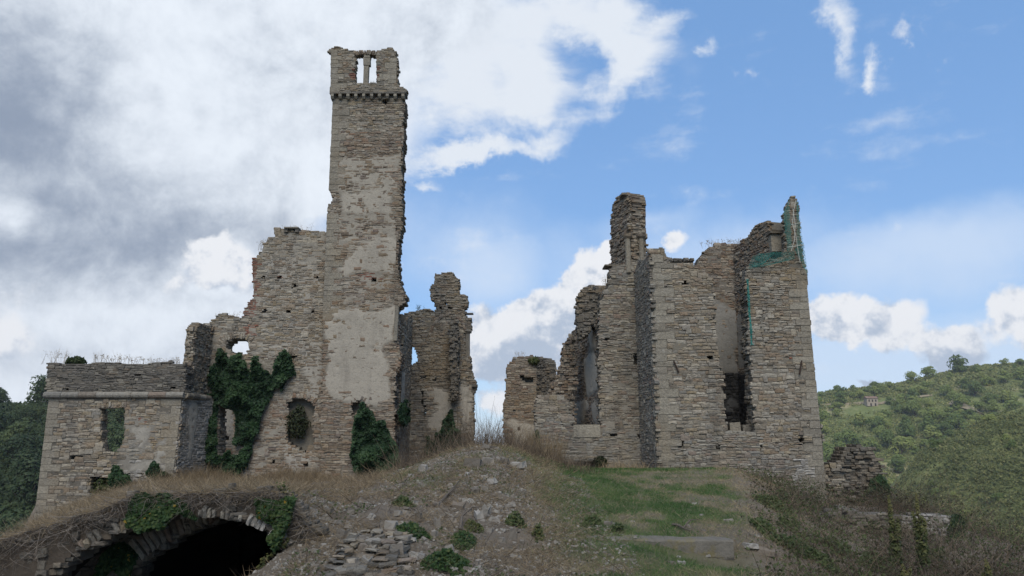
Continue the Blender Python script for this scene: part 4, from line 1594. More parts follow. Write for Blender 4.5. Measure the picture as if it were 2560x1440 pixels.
nv.wall(front(28.45), [(1446, 850), (1443, 800), (1441, 775), (1447, 758), (1445, 742), (1457, 726), (1463, 716), (1478, 716), (1484, 726), (1499, 735), (1506, 760), (1504, 828), (1480, 812), (1468, 836)], pal='dark', ch=(.09, .17), sl=(.14, .36), mortar=MORTAR_DARK, thick=.7, proud=(-.02, .08), edge=(-.10, .12))
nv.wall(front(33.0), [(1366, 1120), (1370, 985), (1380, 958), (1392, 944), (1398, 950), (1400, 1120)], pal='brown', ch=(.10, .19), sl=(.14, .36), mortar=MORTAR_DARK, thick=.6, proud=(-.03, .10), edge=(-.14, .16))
nv.finish(MORTAR)

# --- frontal wall left of the keep and the tall pier on it
fw = Ruin('ruined_wall', 'stone wall with a tall pier and two slim columns joined to the right keep', 'ruin', (3.2, 27.4, -1))
fg = front(27.4)
fw.wall(fg, [(1338, 1300), (1340, 1120), (1338, 1010), (1345, 990), (1372, 985), (1398, 986), (1412, 992), (1424, 1005), (1428, 1040), (1432, 1066), (1500, 1066), (1500, 940), (1496, 830), (1500, 770), (1506, 740), (1525, 706), (1522, 675), (1535, 664), (1600, 652), (1640, 640), (1640, 1300)],
        holes=[(rect(1510, 846, 1526, 852), False), ([(1583, 888), (1597, 885), (1603, 905), (1594, 922), (1583, 915)], False), (rect(1595, 1085, 1605, 1096), False), (rect(1526, 1084, 1541, 1092), False), ([(1440, 1156), (1506, 1152), (1506, 1185), (1440, 1185)], False)],
        pal='grey', ch=(.09, .17), sl=(.2, .52), mortar=MORTAR, base=-.026, thick=.75,
        cover=[([(1500, 940), (1600, 960), (1640, 1000), (1640, 1180), (1520, 1180), (1500, 1080)], .0)], skip=[[(1432, 1066), (1502, 1066), (1500, 1090), (1436, 1092)]])
u0_, v0_ = fg.uv(1433, 1094)
u1_, v1_ = fg.uv(1501, 1062)
fw.block('slab', fg.P((u0_ + u1_) / 2, (v0_ + v1_) / 2, .04), 0, u1_ - u0_, .4, v1_ - v0_, 'quoin')
fpl = Face((at(1528, 600, 29.2)[0], 29.2), (at(1577, 600, 27.55)[0], 27.55))
fw.wall(fpl, [(1524, 700), (1526, 668), (1528, 600), (1527, 545), (1536, 502), (1546, 488), (1566, 484), (1578, 492), (1581, 700)], pal='brown', ch=(.09, .16), sl=(.2, .5), mortar=MORTAR_DARK, thick=.6, proud=(0, .06), edge=(-.1, .1))
fpe = Face((at(1577, 600, 27.5)[0], 27.5), (at(1613, 600, 27.55)[0], 27.55))
fw.wall(fpe, [(1574, 700), (1576, 488), (1588, 497), (1601, 512), (1603, 530), (1611, 548), (1609, 575), (1614, 592), (1612, 700)], pal='tan', ch=(.10, .17), sl=(.15, .3), mortar=MORTAR_DARK, thick=.9, proud=(-.02, .10), edge=(-.1, .14))
for px in (1570, 1604):
    b_, t_ = fpe.uv(px, 664), fpe.uv(px, 598)
    m_ = MB()
    m_.tube([fpe.P(b_[0], b_[1] - .3, .08), fpe.P(b_[0], t_[1], .08)], [.105, .10], 10)
    col_ = fw.part(m_, 'column', SM('quoin', 'piece'))
    m_ = MB()
    m_.tube([fpe.P(b_[0], t_[1] - .02, .08), fpe.P(b_[0], t_[1] + .07, .08), fpe.P(b_[0], t_[1] + .16, .08)], [.10, .17, .19], 10)
    fw.part(m_, 'capital', SM('tan', 'piece')).parent = col_
m_ = MB()
a_ = at(1509, 668, 28.2)
b_ = at(1562, 668, 28.2)
m_.box((a_ + b_) / 2, b_[0] - a_[0], .7, .07, .03, .012)
fw.part(m_, 'ledge_slab', SM('dark', 'piece'))
m_ = MB()
a_ = at(1560, 489, 28)
m_.box(a_, .3, .5, .07, .1, .02)
fw.part(m_, 'capstone', SM('dark', 'piece'))
fw.finish(MORTAR)

# --- the keep on the right
kp = Ruin('ruined_keep', 'large square stone keep split by a tall breach at the right', 'ruin', (7.5, 25.5, -1.2))
fkf = front(25.0)
ul = fkf.uv(1645, 1170)[0]
ulT = fkf.uv(1622, 660)[0]
kl = Face((ul - .15, 27.42), (ul - .02, 25.02))
zt = at(1622, 640, 25)[2]
kp.wall(kl, [(-.02, -2.6), (-.02, zt + .05), (.8, zt + .3), (1.4, zt + .12), (2.0, zt + .1), (2.4, zt + .15), (2.4, -2.6)], uvspace=True, pal='grey', ch=(.10, .18), sl=(.16, .40), mortar=MORTAR, base=-.02, thick=.6, jambs=False,
        cover=[([(1636, 1020), (1648, 1020), (1652, 1180), (1640, 1180)], .03)])
kp.wall(fkf, [(1652, 1330), (1648, 1172), (1640, 900), (1630, 640), (1622, 620), (1661, 617), (1664, 634), (1672, 645), (1675, 654), (1735, 655), (1738, 668), (1757, 684), (1782, 708), (1787, 760), (1790, 850), (1803, 930), (1811, 1000), (1812, 1082),
              (1888, 1082), (1883, 1000), (1878, 905), (1869, 868), (1872, 790), (1867, 700), (1870, 672), (1905, 658), (1960, 642), (2009, 640), (2016, 680), (2030, 850), (2050, 1050), (2067, 1240), (2075, 1360)],
        holes=[([(1692, 1096), (1708, 1096), (1706, 1118), (1697, 1118)], False), ([(1997, 1093), (2013, 1093), (2010, 1108), (1998, 1112)], False), (rect(1768, 886, 1781, 898), False), (rect(1705, 699, 1718, 711), False),
               (rect(1885, 706, 1894, 717), False), (rect(1782, 794, 1791, 805), False), (rect(2035, 1117, 2045, 1124), False), (rect(1790, 1115, 1798, 1122), False), (rect(1943, 1232, 1968, 1240), False), (rect(1898, 1115, 1906, 1121), False)],
        pal='tan', ch=(.10, .19), sl=(.20, .50), mortar=MORTAR, base=-.030, thick=.8,
        quoins=[([(1648, 1172), (1640, 900), (1630, 645)], 'L'), ([(2066, 1230), (2050, 1050), (2030, 850), (2016, 684)], 'R')],
        zones=[([(1970, 889), (1982, 889), (1982, 902), (1970, 902)], 'brick'), ([(1730, 655), (1790, 680), (1790, 720), (1740, 715)], 'grey'), ([(1650, 1085), (1990, 1085), (1990, 1200), (1640, 1200)], 'grey'), ([(1990, 1140), (2070, 1140), (2070, 1250), (1980, 1250)], 'pale'), ([(1900, 1080), (2070, 1080), (2070, 1150), (1900, 1150)], 'tan')],
        cover=[([(1640, 960), (1800, 960), (1812, 1070), (1650, 1090)], -.006), ([(1990, 1130), (2066, 1120), (2067, 1250), (1960, 1250)], .006), ([(1900, 880), (2030, 880), (2040, 1000), (1900, 1000)], -.012)])
kp.wall(fkf, [(1958, 646), (1962, 615), (1966, 600), (1964, 570), (1960, 545), (1967, 525), (1969, 508), (1977, 500), (1979, 492), (1992, 493), (1998, 560), (2008, 640), (2010, 646)], pal='tan', ch=(.09, .16), sl=(.14, .30), mortar=MORTAR, thick=.26, edge=(-.03, .05))
# loose coping blocks on the left leaf
for px0, px1 in ((1666, 1682), (1683, 1706), (1709, 1722), (1724, 1736)):
    u0_, v = fkf.uv(px0, 655)
    u1_, _ = fkf.uv(px1, 655)
    kp.block('coping_stone', fkf.P((u0_ + u1_) / 2, v + .08, .02), 0, u1_ - u0_, .5, random.uniform(.11, .17), 'dark', random.uniform(-.08, .08), rubble=True)
# inside: back wall and the inner wall on the right
fkb = front(28.2)
kp.wall(fkb, [(1725, 1240), (1733, 700), (1738, 668), (1748, 645), (1765, 626), (1790, 613), (1812, 610), (1846, 612), (1846, 1240)], pal='brown', ch=(.09, .16), sl=(.18, .42), mortar=MORTAR_GREY, base=-.022, thick=.7, jambs=False,
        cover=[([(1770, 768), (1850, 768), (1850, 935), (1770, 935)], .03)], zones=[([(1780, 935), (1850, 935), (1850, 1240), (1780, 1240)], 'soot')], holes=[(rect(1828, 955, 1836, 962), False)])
fkr = Face((fkb.uv(1842, 800)[0], 28.2), (9.35, 25.75))
kp.wall(fkr, [(1838, 1240), (1838, 613), (1852, 604), (1868, 592), (1880, 572), (1893, 562), (1912, 556), (1924, 558), (1926, 574), (1926, 585), (1926, 650), (1890, 690), (1880, 1240)], pal='brown', ch=(.10, .17), sl=(.16, .36), mortar=MORTAR_GREY, base=-.026, thick=.6, jambs=False, proud=(0, .05),
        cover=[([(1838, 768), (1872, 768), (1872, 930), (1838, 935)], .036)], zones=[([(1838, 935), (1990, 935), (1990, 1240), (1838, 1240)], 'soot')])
# soot blackened recess low in the breach
fso = front(27.9)
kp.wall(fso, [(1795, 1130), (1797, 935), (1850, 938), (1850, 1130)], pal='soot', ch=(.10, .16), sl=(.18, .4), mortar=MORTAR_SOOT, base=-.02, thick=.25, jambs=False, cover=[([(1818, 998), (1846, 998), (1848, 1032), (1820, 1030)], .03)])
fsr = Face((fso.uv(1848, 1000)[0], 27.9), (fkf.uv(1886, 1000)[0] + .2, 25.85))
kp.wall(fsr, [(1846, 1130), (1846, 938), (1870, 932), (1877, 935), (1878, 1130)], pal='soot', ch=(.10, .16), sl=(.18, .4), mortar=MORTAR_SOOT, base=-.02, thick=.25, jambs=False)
fsl = Face((fkf.uv(1806, 1000)[0] + .05, 25.85), (fso.uv(1797, 1000)[0] + .02, 27.9))
for (x0_, y0_, x1_, y1_, pal_) in ((1823, 1056, 1848, 1086, 'quoin'), (1855, 1062, 1884, 1086, 'grey')):
    a_, b_ = at(x0_, y1_, 25.6), at(x1_, y0_, 25.6)
    kp.block('stone_block', np.array([(a_[0] + b_[0]) / 2, 25.45, (a_[2] + b_[2]) / 2]), 0, b_[0] - a_[0], .3, b_[2] - a_[2], pal_, random.uniform(-.08, .08))
# pilaster with capital on top of the inner wall
a_, b_ = at(1928, 630, 25.7), at(1950, 588, 25.7)
kp.block('pilaster', np.array([(a_[0] + b_[0]) / 2, 25.62, (a_[2] + b_[2]) / 2]), 0, b_[0] - a_[0], .4, b_[2] - a_[2], 'quoin')
a_, b_ = at(1922, 586, 25.7), at(1955, 579, 25.7)
kp.block('capital', np.array([(a_[0] + b_[0]) / 2, 25.52, (a_[2] + b_[2]) / 2]), 0, b_[0] - a_[0], .6, b_[2] - a_[2], 'dark')
for (x0_, y0_, x1_, y1_) in ((1683, 903, 1696, 932), (2002, 902, 1997, 936)):
    m_ = MB()
    m_.tube([fkf.P(*fkf.uv(x0_, y0_), .08), fkf.P(*fkf.uv(x1_, y1_), .07)], .028, 6)
    kp.part(m_, 'iron_anchor', IRON)
kp.finish(MORTAR)

# --- rubble stump right of the keep and the low terrace wall
rs = Ruin('ruined_stump', 'dark rubble wall stump beside the right foot of the keep', 'ruin', (12.2, 26.5, -2))
frs = front(26.5)
rs.wall(frs, [(2055, 1340), (2060, 1165), (2100, 1152), (2108, 1128), (2122, 1120), (2150, 1112), (2180, 1122), (2188, 1140), (2204, 1165), (2207, 1190), (2218, 1215), (2222, 1250), (2226, 1340)], pal='dark', ch=(.10, .18), sl=(.2, .5), mortar=MORTAR_DARK, base=-.06, thick=.9, proud=(-.03, .14), edge=(-.15, .2),
        cover=[([(2110, 1190), (2140, 1190), (2150, 1240), (2105, 1240)], .01)], zones=[([(2055, 1160), (2105, 1150), (2105, 1260), (2055, 1260)], 'tan')])
rs.finish(MORTAR_DARK)
tw = Ruin('terrace_wall', 'low broken terrace wall with pale mortar top half hidden in brambles at lower right', 'wall', (9.3, 19, -2.4))
ftw = Face((6.9, 19.6), (11.6, 18.6))
tw.wall(ftw, [(2010, 1470), (2050, 1290), (2072, 1277), (2110, 1270), (2160, 1284), (2230, 1290), (2262, 1296), (2300, 1290), (2345, 1288), (2368, 1292), (2376, 1320), (2390, 1360), (2400, 1470)], pal='dark', ch=(.09, .16), sl=(.2, .5), mortar=MORTAR_DARK, base=-.03, thick=.8, proud=(-.01, .08),
        cover=[([(2255, 1294), (2370, 1288), (2372, 1325), (2300, 1318), (2255, 1312)], .03)], zones=[([(2250, 1285), (2380, 1280), (2390, 1350), (2300, 1330), (2250, 1315)], 'pale')])
tw.finish(MORTAR_DARK)

# --- the broken vault in the left foreground
va = Ruin('broken_vault', 'broken stone vault with a dark arched opening in the left foreground', 'vault', (-5.8, 11, -1.6))
fv = front(11.0)
intr = [(70, 1620), (95, 1470), (150, 1418), (205, 1380), (262, 1348), (330, 1320), (420, 1300), (500, 1293), (560, 1296), (615, 1308), (660, 1331), (695, 1362), (715, 1400), (730, 1460), (745, 1620)]
top_u = np.arange(-9.1, -2.55, .12)
top_uv = [(float(u), float(ground_z(u, 11.1)) - .015) for u in top_u]
in_uv = fv.poly(intr)
outl = [(-9.1, -4.6)] + top_uv + [(-2.6, -4.6)]
holeuv = in_uv + []
va.wall(fv, outl, holes=[(holeuv, True)], uvspace=True, pal='dark', ch=(.07, .14), sl=(.12, .34), mortar=EARTH, base=-.01, thick=.5, proud=(-.09, .06), edge=(-.06, .1))
va.voussoirs(fv, in_uv[3:7], 15, .17, None, 'grey', .03, dep=.45, uv=True, jit=.25, gaps=.22)
va.voussoirs(fv, in_uv[6:10], 18, .13, None, 'grey', .04, dep=.45, uv=True, jit=.3, gaps=.22)
va.voussoirs(fv, in_uv[9:13], 11, .18, None, 'pale', .05, dep=.45, uv=True, jit=.2, gaps=.22)
# second arch further in
fv2 = front(11.85)
in2 = [(300, 1640), (316, 1470), (340, 1425), (378, 1388), (425, 1354), (470, 1330), (540, 1306), (620, 1300)]
va.wall(fv2, [(150, 1640), (160, 1300), (650, 1270), (650, 1300), (620, 1298)] + in2[::-1][1:], pal='dark', ch=(.08, .15), sl=(.14, .36), mortar=MORTAR_DARK, base=-.04, thick=.5, proud=(-.03, .08))
va.voussoirs(fv2, in2[1:7], 18, .34, None, 'grey', .06, dep=.4, jit=.15)
# the barrel behind, floor and end
bar = []
ins_uv = [(in_uv[0][0], -4.7)] + [(u, v) for u, v in in_uv] + [(in_uv[-1][0] + .6, -4.7)]
m_ = MB()
V, Fc = [], []
for j, (yy, sc_) in enumerate(((11.3, 1.0), (13, 1.0), (16, 1.0), (19, 1.0))):
    for (u, v) in ins_uv:
        V.append((u, yy, v - .0))
n_ = len(ins_uv)
for j in range(3):
    for k in range(n_ - 1):
        Fc.append((j * n_ + k, j * n_ + k + 1, (j + 1) * n_ + k + 1, (j + 1) * n_ + k))
Fc.append(tuple(3 * n_ + k for k in range(n_)))
m_.add(V, Fc)
va.part(m_, 'barrel_vault', SHADED_EARTH)
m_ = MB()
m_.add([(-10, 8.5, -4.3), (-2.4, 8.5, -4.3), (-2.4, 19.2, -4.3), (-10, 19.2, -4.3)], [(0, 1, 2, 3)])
va.part(m_, 'vault_floor', SHADED_EARTH)
va.finish(MORTAR_DARK)

# --- tumbled dry stone heap in the foreground
hw = Ruin('rubble_wall', 'tumbled dry stone wall of flat stones at the bottom of the mound', 'wall', (-1.9, 10.2, -1.6))
R = random.Random(41)
py = 1322.0
while py < 1450:
    xa, xb = np.interp(py, [1322, 1345, 1370, 1400, 1440], [925, 880, 855, 830, 805]), np.interp(py, [1322, 1345, 1370, 1400, 1440], [985, 1010, 1005, 1012, 1030])
    px = xa + R.uniform(-6, 6)
    while px < xb:
        l = R.uniform(.09, .25)
        hh = R.uniform(.03, .065) * (1.5 if R.random() < .15 else 1)
        P = gpix(px + l * 80, py)
        if R.random() < .88:
            o = hw.block('stone', P + np.array([0, -.16 + R.uniform(-.05, .04), hh * .25]), R.uniform(-.3, .3), l, R.uniform(.16, .28), hh, R.choice(['grey', 'tan', 'brown', 'dark', 'dark']), R.uniform(-.14, .14), rubble=True)
            o.rotation_euler[0] = R.uniform(-.15, .12)
        px += l * 165 * R.uniform(.85, 1.15)
    py += R.uniform(7, 12)

# --- stone slab used as a step
m, nt, b = new_mat('step_stone')
cs = ramp(nt, nnoise(nt, 6, 7, .7), [(0.085, 0.075, 0.060), (0.14, 0.127, 0.105), (0.20, 0.182, 0.152)])
mo = maprange(nt, nnoise(nt, 2.2, 5, .7), .54, .66, 0, .8)
nt.links.new(mixn(nt, mo, cs, (0.15, 0.125, 0.055)), b.inputs['Base Color'])
bump(nt, b, nnoise(nt, 22, 6, .7), .03, .8)
STEP = m
a_, b_ = at(1462, 1346, 12.2), at(1838, 1350, 11.95)
L_ = np.linalg.norm(b_ - a_)
nx = 24
V, Fc = [], []
dirx = (b_ - a_) / L_
back = np.array([-dirx[1], dirx[0], 0])
prof = [(0, -.30), (-.012, -.26), (-.012, -.035), (.02, 0.0), (.30, 0.006), (.34, -.03), (.34, -.30)]
for i in range(nx + 1):
    t = i / nx * L_
    for k, (w_, z_) in enumerate(prof):
        j = (fbm(t * 4 + k * 3, k * 2.7, 12, 3) - .5) * .075
        e_ = .03 if i in (0, nx) else 0
        V.append(a_ + dirx * (t - (e_ if i == nx else -e_) * (1 if k in (0, 1, 2, 6) else 1)) + back * (w_ + j) + np.array([0, 0, z_ + j * .7]))
kk = len(prof)
for i in range(nx):
    for k in range(kk):
        Fc.append((i * kk + k, (i + 1) * kk + k, (i + 1) * kk + (k + 1) % kk, i * kk + (k + 1) % kk))
Fc.append(tuple(range(kk))[::-1])
Fc.append(tuple(nx * kk + k for k in range(kk)))
m_ = MB()
m_.add(V, Fc)
o = m_.build('stone_step', STEP, None)
tag(o, 'long stone slab set as a step across the grass, its right end exposed', 'step')

# ------------------------------------------------------------------ green debris netting on the keep
def net_sheet(parent, P00, P10, P01, P11, nu, nv, sag, name, wdt=.009, seed=0):
    """bilinear net of crossing strands between four corners"""
    R2 = np.random.default_rng(seed)
    P00, P10, P01, P11 = map(lambda p: np.array(p, float), (P00, P10, P01, P11))

    def pt(a, b_):
        p = P00 * (1 - a) * (1 - b_) + P10 * a * (1 - b_) + P01 * (1 - a) * b_ + P11 * a * b_
        k = math.sin(math.pi * a) * math.sin(math.pi * b_)
        n = (fbm(a * 4 + seed, b_ * 4, seed, 3) - .5) * .75
        return p + np.array([0, -.05 - abs(n) * .35, -sag * k + n * .12])
    V, Fc = [], []

    def strand(pp):
        n0 = len(V)
        for i, p in enumerate(pp):
            d = pp[min(i + 1, len(pp) - 1)] - pp[max(i - 1, 0)]
            s_ = np.cross(d, (0, 1.0, 0))
            s_ /= np.linalg.norm(s_) + 1e-9
            V.append(p + s_ * wdt / 2)
            V.append(p - s_ * wdt / 2)
        for i in range(len(pp) - 1):
            if R2.random() < .07:
                continue
            q = n0 + i * 2
            Fc.append((q, q + 1, q + 3, q + 2))
    m = 14
    for i in range(-nv, nu + 1):
        for sg in (1, -1):
            pp = []
            for k in range(m * 2 + 1):
                b_ = k / (m * 2)
                a = (i + (b_ * nv if sg == 1 else (1 - b_) * nv)) / nu
                if 0 <= a <= 1:
                    pp.append(pt(a, b_))
            if len(pp) > 1:
                strand(pp)
    mb = MB()
    mb.add(V, Fc)
    return mb.build(name, NET, parent[0], parent[1])


ne = link('debris_net', None)
ne.location = (9.4, 24.9, 6)
tag(ne, 'torn teal green debris netting tied over the broken top of the keep', 'netting')
npar = (ne, np.array(ne.location))
K = lambda px, py, Y=24.86: at(px, py, Y)
net_sheet(npar, K(1872, 674), K(1985, 648), K(1893, 634), K(1985, 628), 20, 6, .12, 'net_sheet', seed=1)
net_sheet(npar, K(1868, 672), K(1905, 662), K(1880, 640), K(1940, 630), 9, 6, .1, 'net_sheet', seed=2)
net_sheet(npar, K(1966, 628), K(1980, 626), K(1954, 540), K(1972, 500), 4, 22, .02, 'net_sheet', wdt=.011, seed=3)
net_sheet(npar, K(1988, 626), K(2010, 640), K(1988, 505), K(1994, 505), 4, 22, .02, 'net_sheet', wdt=.008, seed=4)
net_sheet(npar, K(1985, 628), K(2018, 690), K(1990, 600), K(2008, 610), 7, 9, .02, 'net_sheet', wdt=.010, seed=5)
net_sheet(npar, K(1874, 862, 24.8), K(1880, 862, 24.8), K(1864, 700, 24.8), K(1870, 700, 24.8), 4, 40, .02, 'net_sheet', wdt=.022, seed=6)
for pts_ in ([(1990, 500), (1984, 530), (1981, 560), (1990, 590), (1994, 620), (2000, 655)], [(1982, 520), (1988, 560), (1986, 600), (1978, 628)], [(1978, 562), (2004, 556)], [(1968, 618), (2010, 612)]):
    m_ = MB()
    m_.tube([K(x, y, 24.74) for x, y in pts_], .008, 5)
    m_.build('rope', ROPE, ne, npar[1])
# ------------------------------------------------------------------ ivy
def ivy(label, fc, poly_px, n, size, depth, mat=IVY, seed=0, leaves_as_parts=0, uv=False, cat='ivy', wob=.5, name='ivy'):
    R2 = np.random.default_rng(seed)
    poly = poly_px if uv else fc.poly(poly_px)
    us_, vs_ = [p[0] for p in poly], [p[1] for p in poly]
    P, tone = [], []
    need = n
    U = R2.uniform(min(us_) - .3, max(us_) + .3, n * 6)
    Vv = R2.uniform(min(vs_) - .3, max(vs_) + .3, n * 6)
    wu = U + (fbm(U * 1.2, Vv * 1.2, seed, 4) - .5) * wob * 2
    wv = Vv + (fbm(U * 1.2 + 30, Vv * 1.2, seed + 3, 4) - .5) * wob * 2 + (fbm(U * 4.5, Vv * .8, seed + 5, 3) - .5) * min(.9, wob * 2.4)
    ok = inpoly(poly, wu, wv)
    U, Vv = U[ok][:n], Vv[ok][:n]
    lump = fbm(U * 1.6, Vv * 1.6, seed + 7, 4)
    w = .04 + np.clip((lump - .25) * 2.0, 0.05, 1.2) * depth * R2.uniform(.35, 1.0, len(U))
    XY = fc.A[None] + U[:, None] * fc.e + w[:, None] * fc.n
    P = np.stack([XY[:, 0], XY[:, 1], Vv], 1)
    N3 = np.array([fc.n[0], fc.n[1], .45])
    Nn = N3[None] + R2.normal(size=P.shape) * .55
    sz = R2.uniform(.65, 1.25, len(P)) * size
    tone = np.clip(.15 + .5 * R2.uniform(0, 1, len(P)) + (lump - .5) * 1.0, 0, .79)
    tone = np.where(R2.uniform(0, 1, len(P)) < .012, 1.0, tone) if mat is IVY_NEAR else tone
    c0 = P.mean(0)
    c0[2] = P[:, 2].min()
    root = link(name, None)
    root.location = tuple(c0)
    tag(root, label, cat)
    k = min(leaves_as_parts, len(P))
    order = np.argsort(-w)
    sel, rest = order[:k], order[k:]
    V, Fc = leaf_quads(P[rest] - c0, Nn[rest], sz[rest], R2, 1.15)
    o = link('leaf_mass', np_mesh('leaf_mass', V, Fc, mat, {'tone': np.repeat(tone[rest], 4)}), root)
    o['kind'] = 'stuff'
    for i in sel:
        lm = LEAVES[R2.integers(0, len(LEAVES))]
        o = link('leaf', lm, root)
        o.location = tuple(P[i] - c0)
        nn = Nn[i] / np.linalg.norm(Nn[i])
        o.rotation_euler = (math.acos(max(-1, min(1, nn[2]))), 0, math.atan2(nn[0], -nn[1]))
        o.scale = (sz[i],) * 3
    # stems
    mb = MB()
    R3 = random.Random(seed)
    v0, v1 = min(vs_), max(vs_)
    for _ in range(5):
        u = R3.uniform(min(us_), max(us_))
        pts = []
        for q in range(6):
            v = v0 + (v1 - v0) * q / 5
            u += R3.uniform(-.2, .2)
            if inpoly(poly, u, v):
                pts.append(fc.P(u, v, .05))
        if len(pts) > 2:
            mb.tube(pts, .018, 4)
    if mb.v:
        mb.build('stem', BARK, root, c0)
    return root


# a lobed leaf, five points, folded along its rib; lies in xz plane turned by its owner
LEAVES = []
for q in range(5):
    R2 = np.random.default_rng(900 + q)
    out = np.array([(0, -.5), (.34, -.42), (.52, -.02), (.24, .08), (.02, .60), (-.24, .08), (-.52, -.02), (-.34, -.42)]) * R2.uniform(.9, 1.1, (8, 1))
    V = [(x, y, -abs(x) * .35 + R2.uniform(-.03, .03)) for x, y in out] + [(0, -.05, .04)]
    T = [(i, (i + 1) % 8, 8) for i in range(8)]
    LEAVES.append(np_mesh('ivy_leaf', V, T, IVY_NEAR, {'tone': np.full(9, [.15, .3, .45, .6, .72][q])}))

ivy('broad dark ivy hanging over the upper window and doorway of the gable wall', fm, [(552, 1000), (535, 985), (540, 940), (552, 880), (600, 905), (612, 880), (628, 905), (635, 940), (650, 905), (670, 950), (700, 905), (730, 890), (735, 930), (705, 960), (680, 985), (665, 1020), (650, 1080), (625, 1110), (585, 1110), (586, 1040), (575, 1012), (552, 1010)], 11000, .12, .55, seed=1, wob=.3)
ivy('dark ivy column left of the doorway and along its sill', fm, [(490, 1015), (545, 985), (548, 1040), (543, 1140), (590, 1145), (625, 1110), (620, 1160), (590, 1195), (545, 1195), (500, 1170), (478, 1160), (484, 1090)], 8000, .12, .45, seed=2, wob=.25)
ivy('dark ivy climbing into the dark arch recess beside the gable', fm, [(690, 905), (735, 893), (738, 930), (700, 960), (672, 975)], 1400, .12, .4, seed=3, wob=.25)
ivy('dense rounded ivy bush against the foot of the bell tower', ft, [(905, 1190), (884, 1140), (886, 1075), (898, 1040), (920, 1018), (932, 1032), (965, 1060), (978, 1095), (998, 1120), (998, 1165), (985, 1200), (930, 1210)], 8000, .11, .75, seed=4, wob=.2)
ivy('ivy clump on the lower right corner of the left house', fa, [(378, 1225), (372, 1195), (382, 1172), (402, 1158), (412, 1175), (432, 1185), (438, 1210), (420, 1225)], 1500, .13, .55, seed=5, wob=.3)
ivy('trailing ivy around the low window of the left house', fa, [(300, 1225), (270, 1180), (300, 1172), (310, 1205), (350, 1222), (345, 1238), (300, 1240)], 1300, .13, .4, seed=6, wob=.3)
ivy('small dark ivy in the ruined apse beside the dry grass', fp, [(1055, 1120), (1062, 1085), (1100, 1090), (1118, 1040), (1135, 1060), (1145, 1080), (1140, 1125), (1080, 1130)], 2600, .13, .5, seed=7, wob=.4)
ivy('ivy strip hanging on the left edge of the frontal wall', fg, [(1334, 1155), (1336, 1095), (1344, 1080), (1346, 1150)], 500, .12, .2, seed=8, wob=.12)
ivy('dark creeper low on the shaded return wall', fsw, [(990, 1060), (992, 1010), (1012, 1005), (1014, 1060)], 900, .13, .3, seed=9, wob=.2)
ivy('ivy patch on the dark rubble stump', frs, [(2140, 1250), (2150, 1215), (2200, 1190), (2215, 1220), (2210, 1250)], 1300, .12, .3, seed=10, wob=.3)
ivy('ivy falling over the right end of the terrace wall', ftw, [(2368, 1290), (2385, 1290), (2410, 1330), (2425, 1400), (2385, 1400), (2375, 1340)], 1600, .10, .4, seed=11, wob=.2)
# near ivy on the vault and mound, leaf by leaf
ivy('glossy ivy hanging over the crown of the broken vault', fv, [(322, 1325), (335, 1268), (360, 1248), (420, 1246), (470, 1262), (490, 1290), (440, 1300), (420, 1330), (385, 1338), (352, 1335)], 2600, .062, .32, IVY_NEAR, seed=12, leaves_as_parts=300, wob=.12)
ivy('ivy with a few yellow leaves at the right shoulder of the vault', fv, [(640, 1300), (630, 1262), (680, 1245), (735, 1262), (725, 1310), (700, 1360), (672, 1345), (690, 1310)], 1500, .058, .28, IVY_NEAR, seed=13, leaves_as_parts=200, wob=.14)
ivy('ivy growing on the inner broken arch of the vault', fv2, [(240, 1440), (270, 1385), (320, 1370), (350, 1390), (325, 1440)], 1100, .07, .35, IVY_NEAR, seed=14, leaves_as_parts=120, wob=.14)


def ground_bush(name, label, px, py, rx, ry, n, size, mat, hgt=.5, seed=0, cat='shrub', parts=0):
    """low leafy cushion following the ground"""
    R2 = np.random.default_rng(seed)
    c = gpix(px, py)
    a = R2.uniform(0, 6.283, n)
    r = np.sqrt(R2.uniform(0, 1, n))
    X, Y = c[0] + np.cos(a) * r * rx, c[1] + np.sin(a) * r * ry
    lump = fbm(X * 2.5, Y * 2.5, seed, 3)
    keep = lump * 1.6 + (1 - r) * .45 > .86
    X, Y, r, lump = X[keep], Y[keep], r[keep], lump[keep]
    Z = ground_z(X, Y) + hgt * (1 - r ** 2) * R2.uniform(.25, 1, len(X)) * (0.4 + lump)
    P = np.stack([X, Y, Z], 1)
    root = link(name, None)
    root.location = tuple(c)
    tag(root, label, cat)
    Nn = R2.normal(size=P.shape) * .6 + np.array([0, -.5, .8])
    sz = R2.uniform(.7, 1.3, len(P)) * size
    tone = np.clip(R2.uniform(.1, .75, len(P)) + (lump - .5) * .4, 0, .79)
    sel = np.arange(min(parts, len(P)))
    rest = np.arange(len(sel), len(P))
    V, Fc = leaf_quads(P[rest] - c, Nn[rest], sz[rest], R2, 1.2)
    o = link('leaf_mass', np_mesh('leaf_mass', V, Fc, mat, {'tone': np.repeat(tone[rest], 4)}), root)
    o['kind'] = 'stuff'
    for i in sel:
        o = link('leaf', LEAVES[R2.integers(0, len(LEAVES))], root)
        o.location = tuple(P[i] - c)
        nn = Nn[i] / np.linalg.norm(Nn[i])
        o.rotation_euler = (math.acos(max(-1, min(1, nn[2]))), 0, math.atan2(nn[0], -nn[1]))
        o.scale = (sz[i],) * 3
    return root


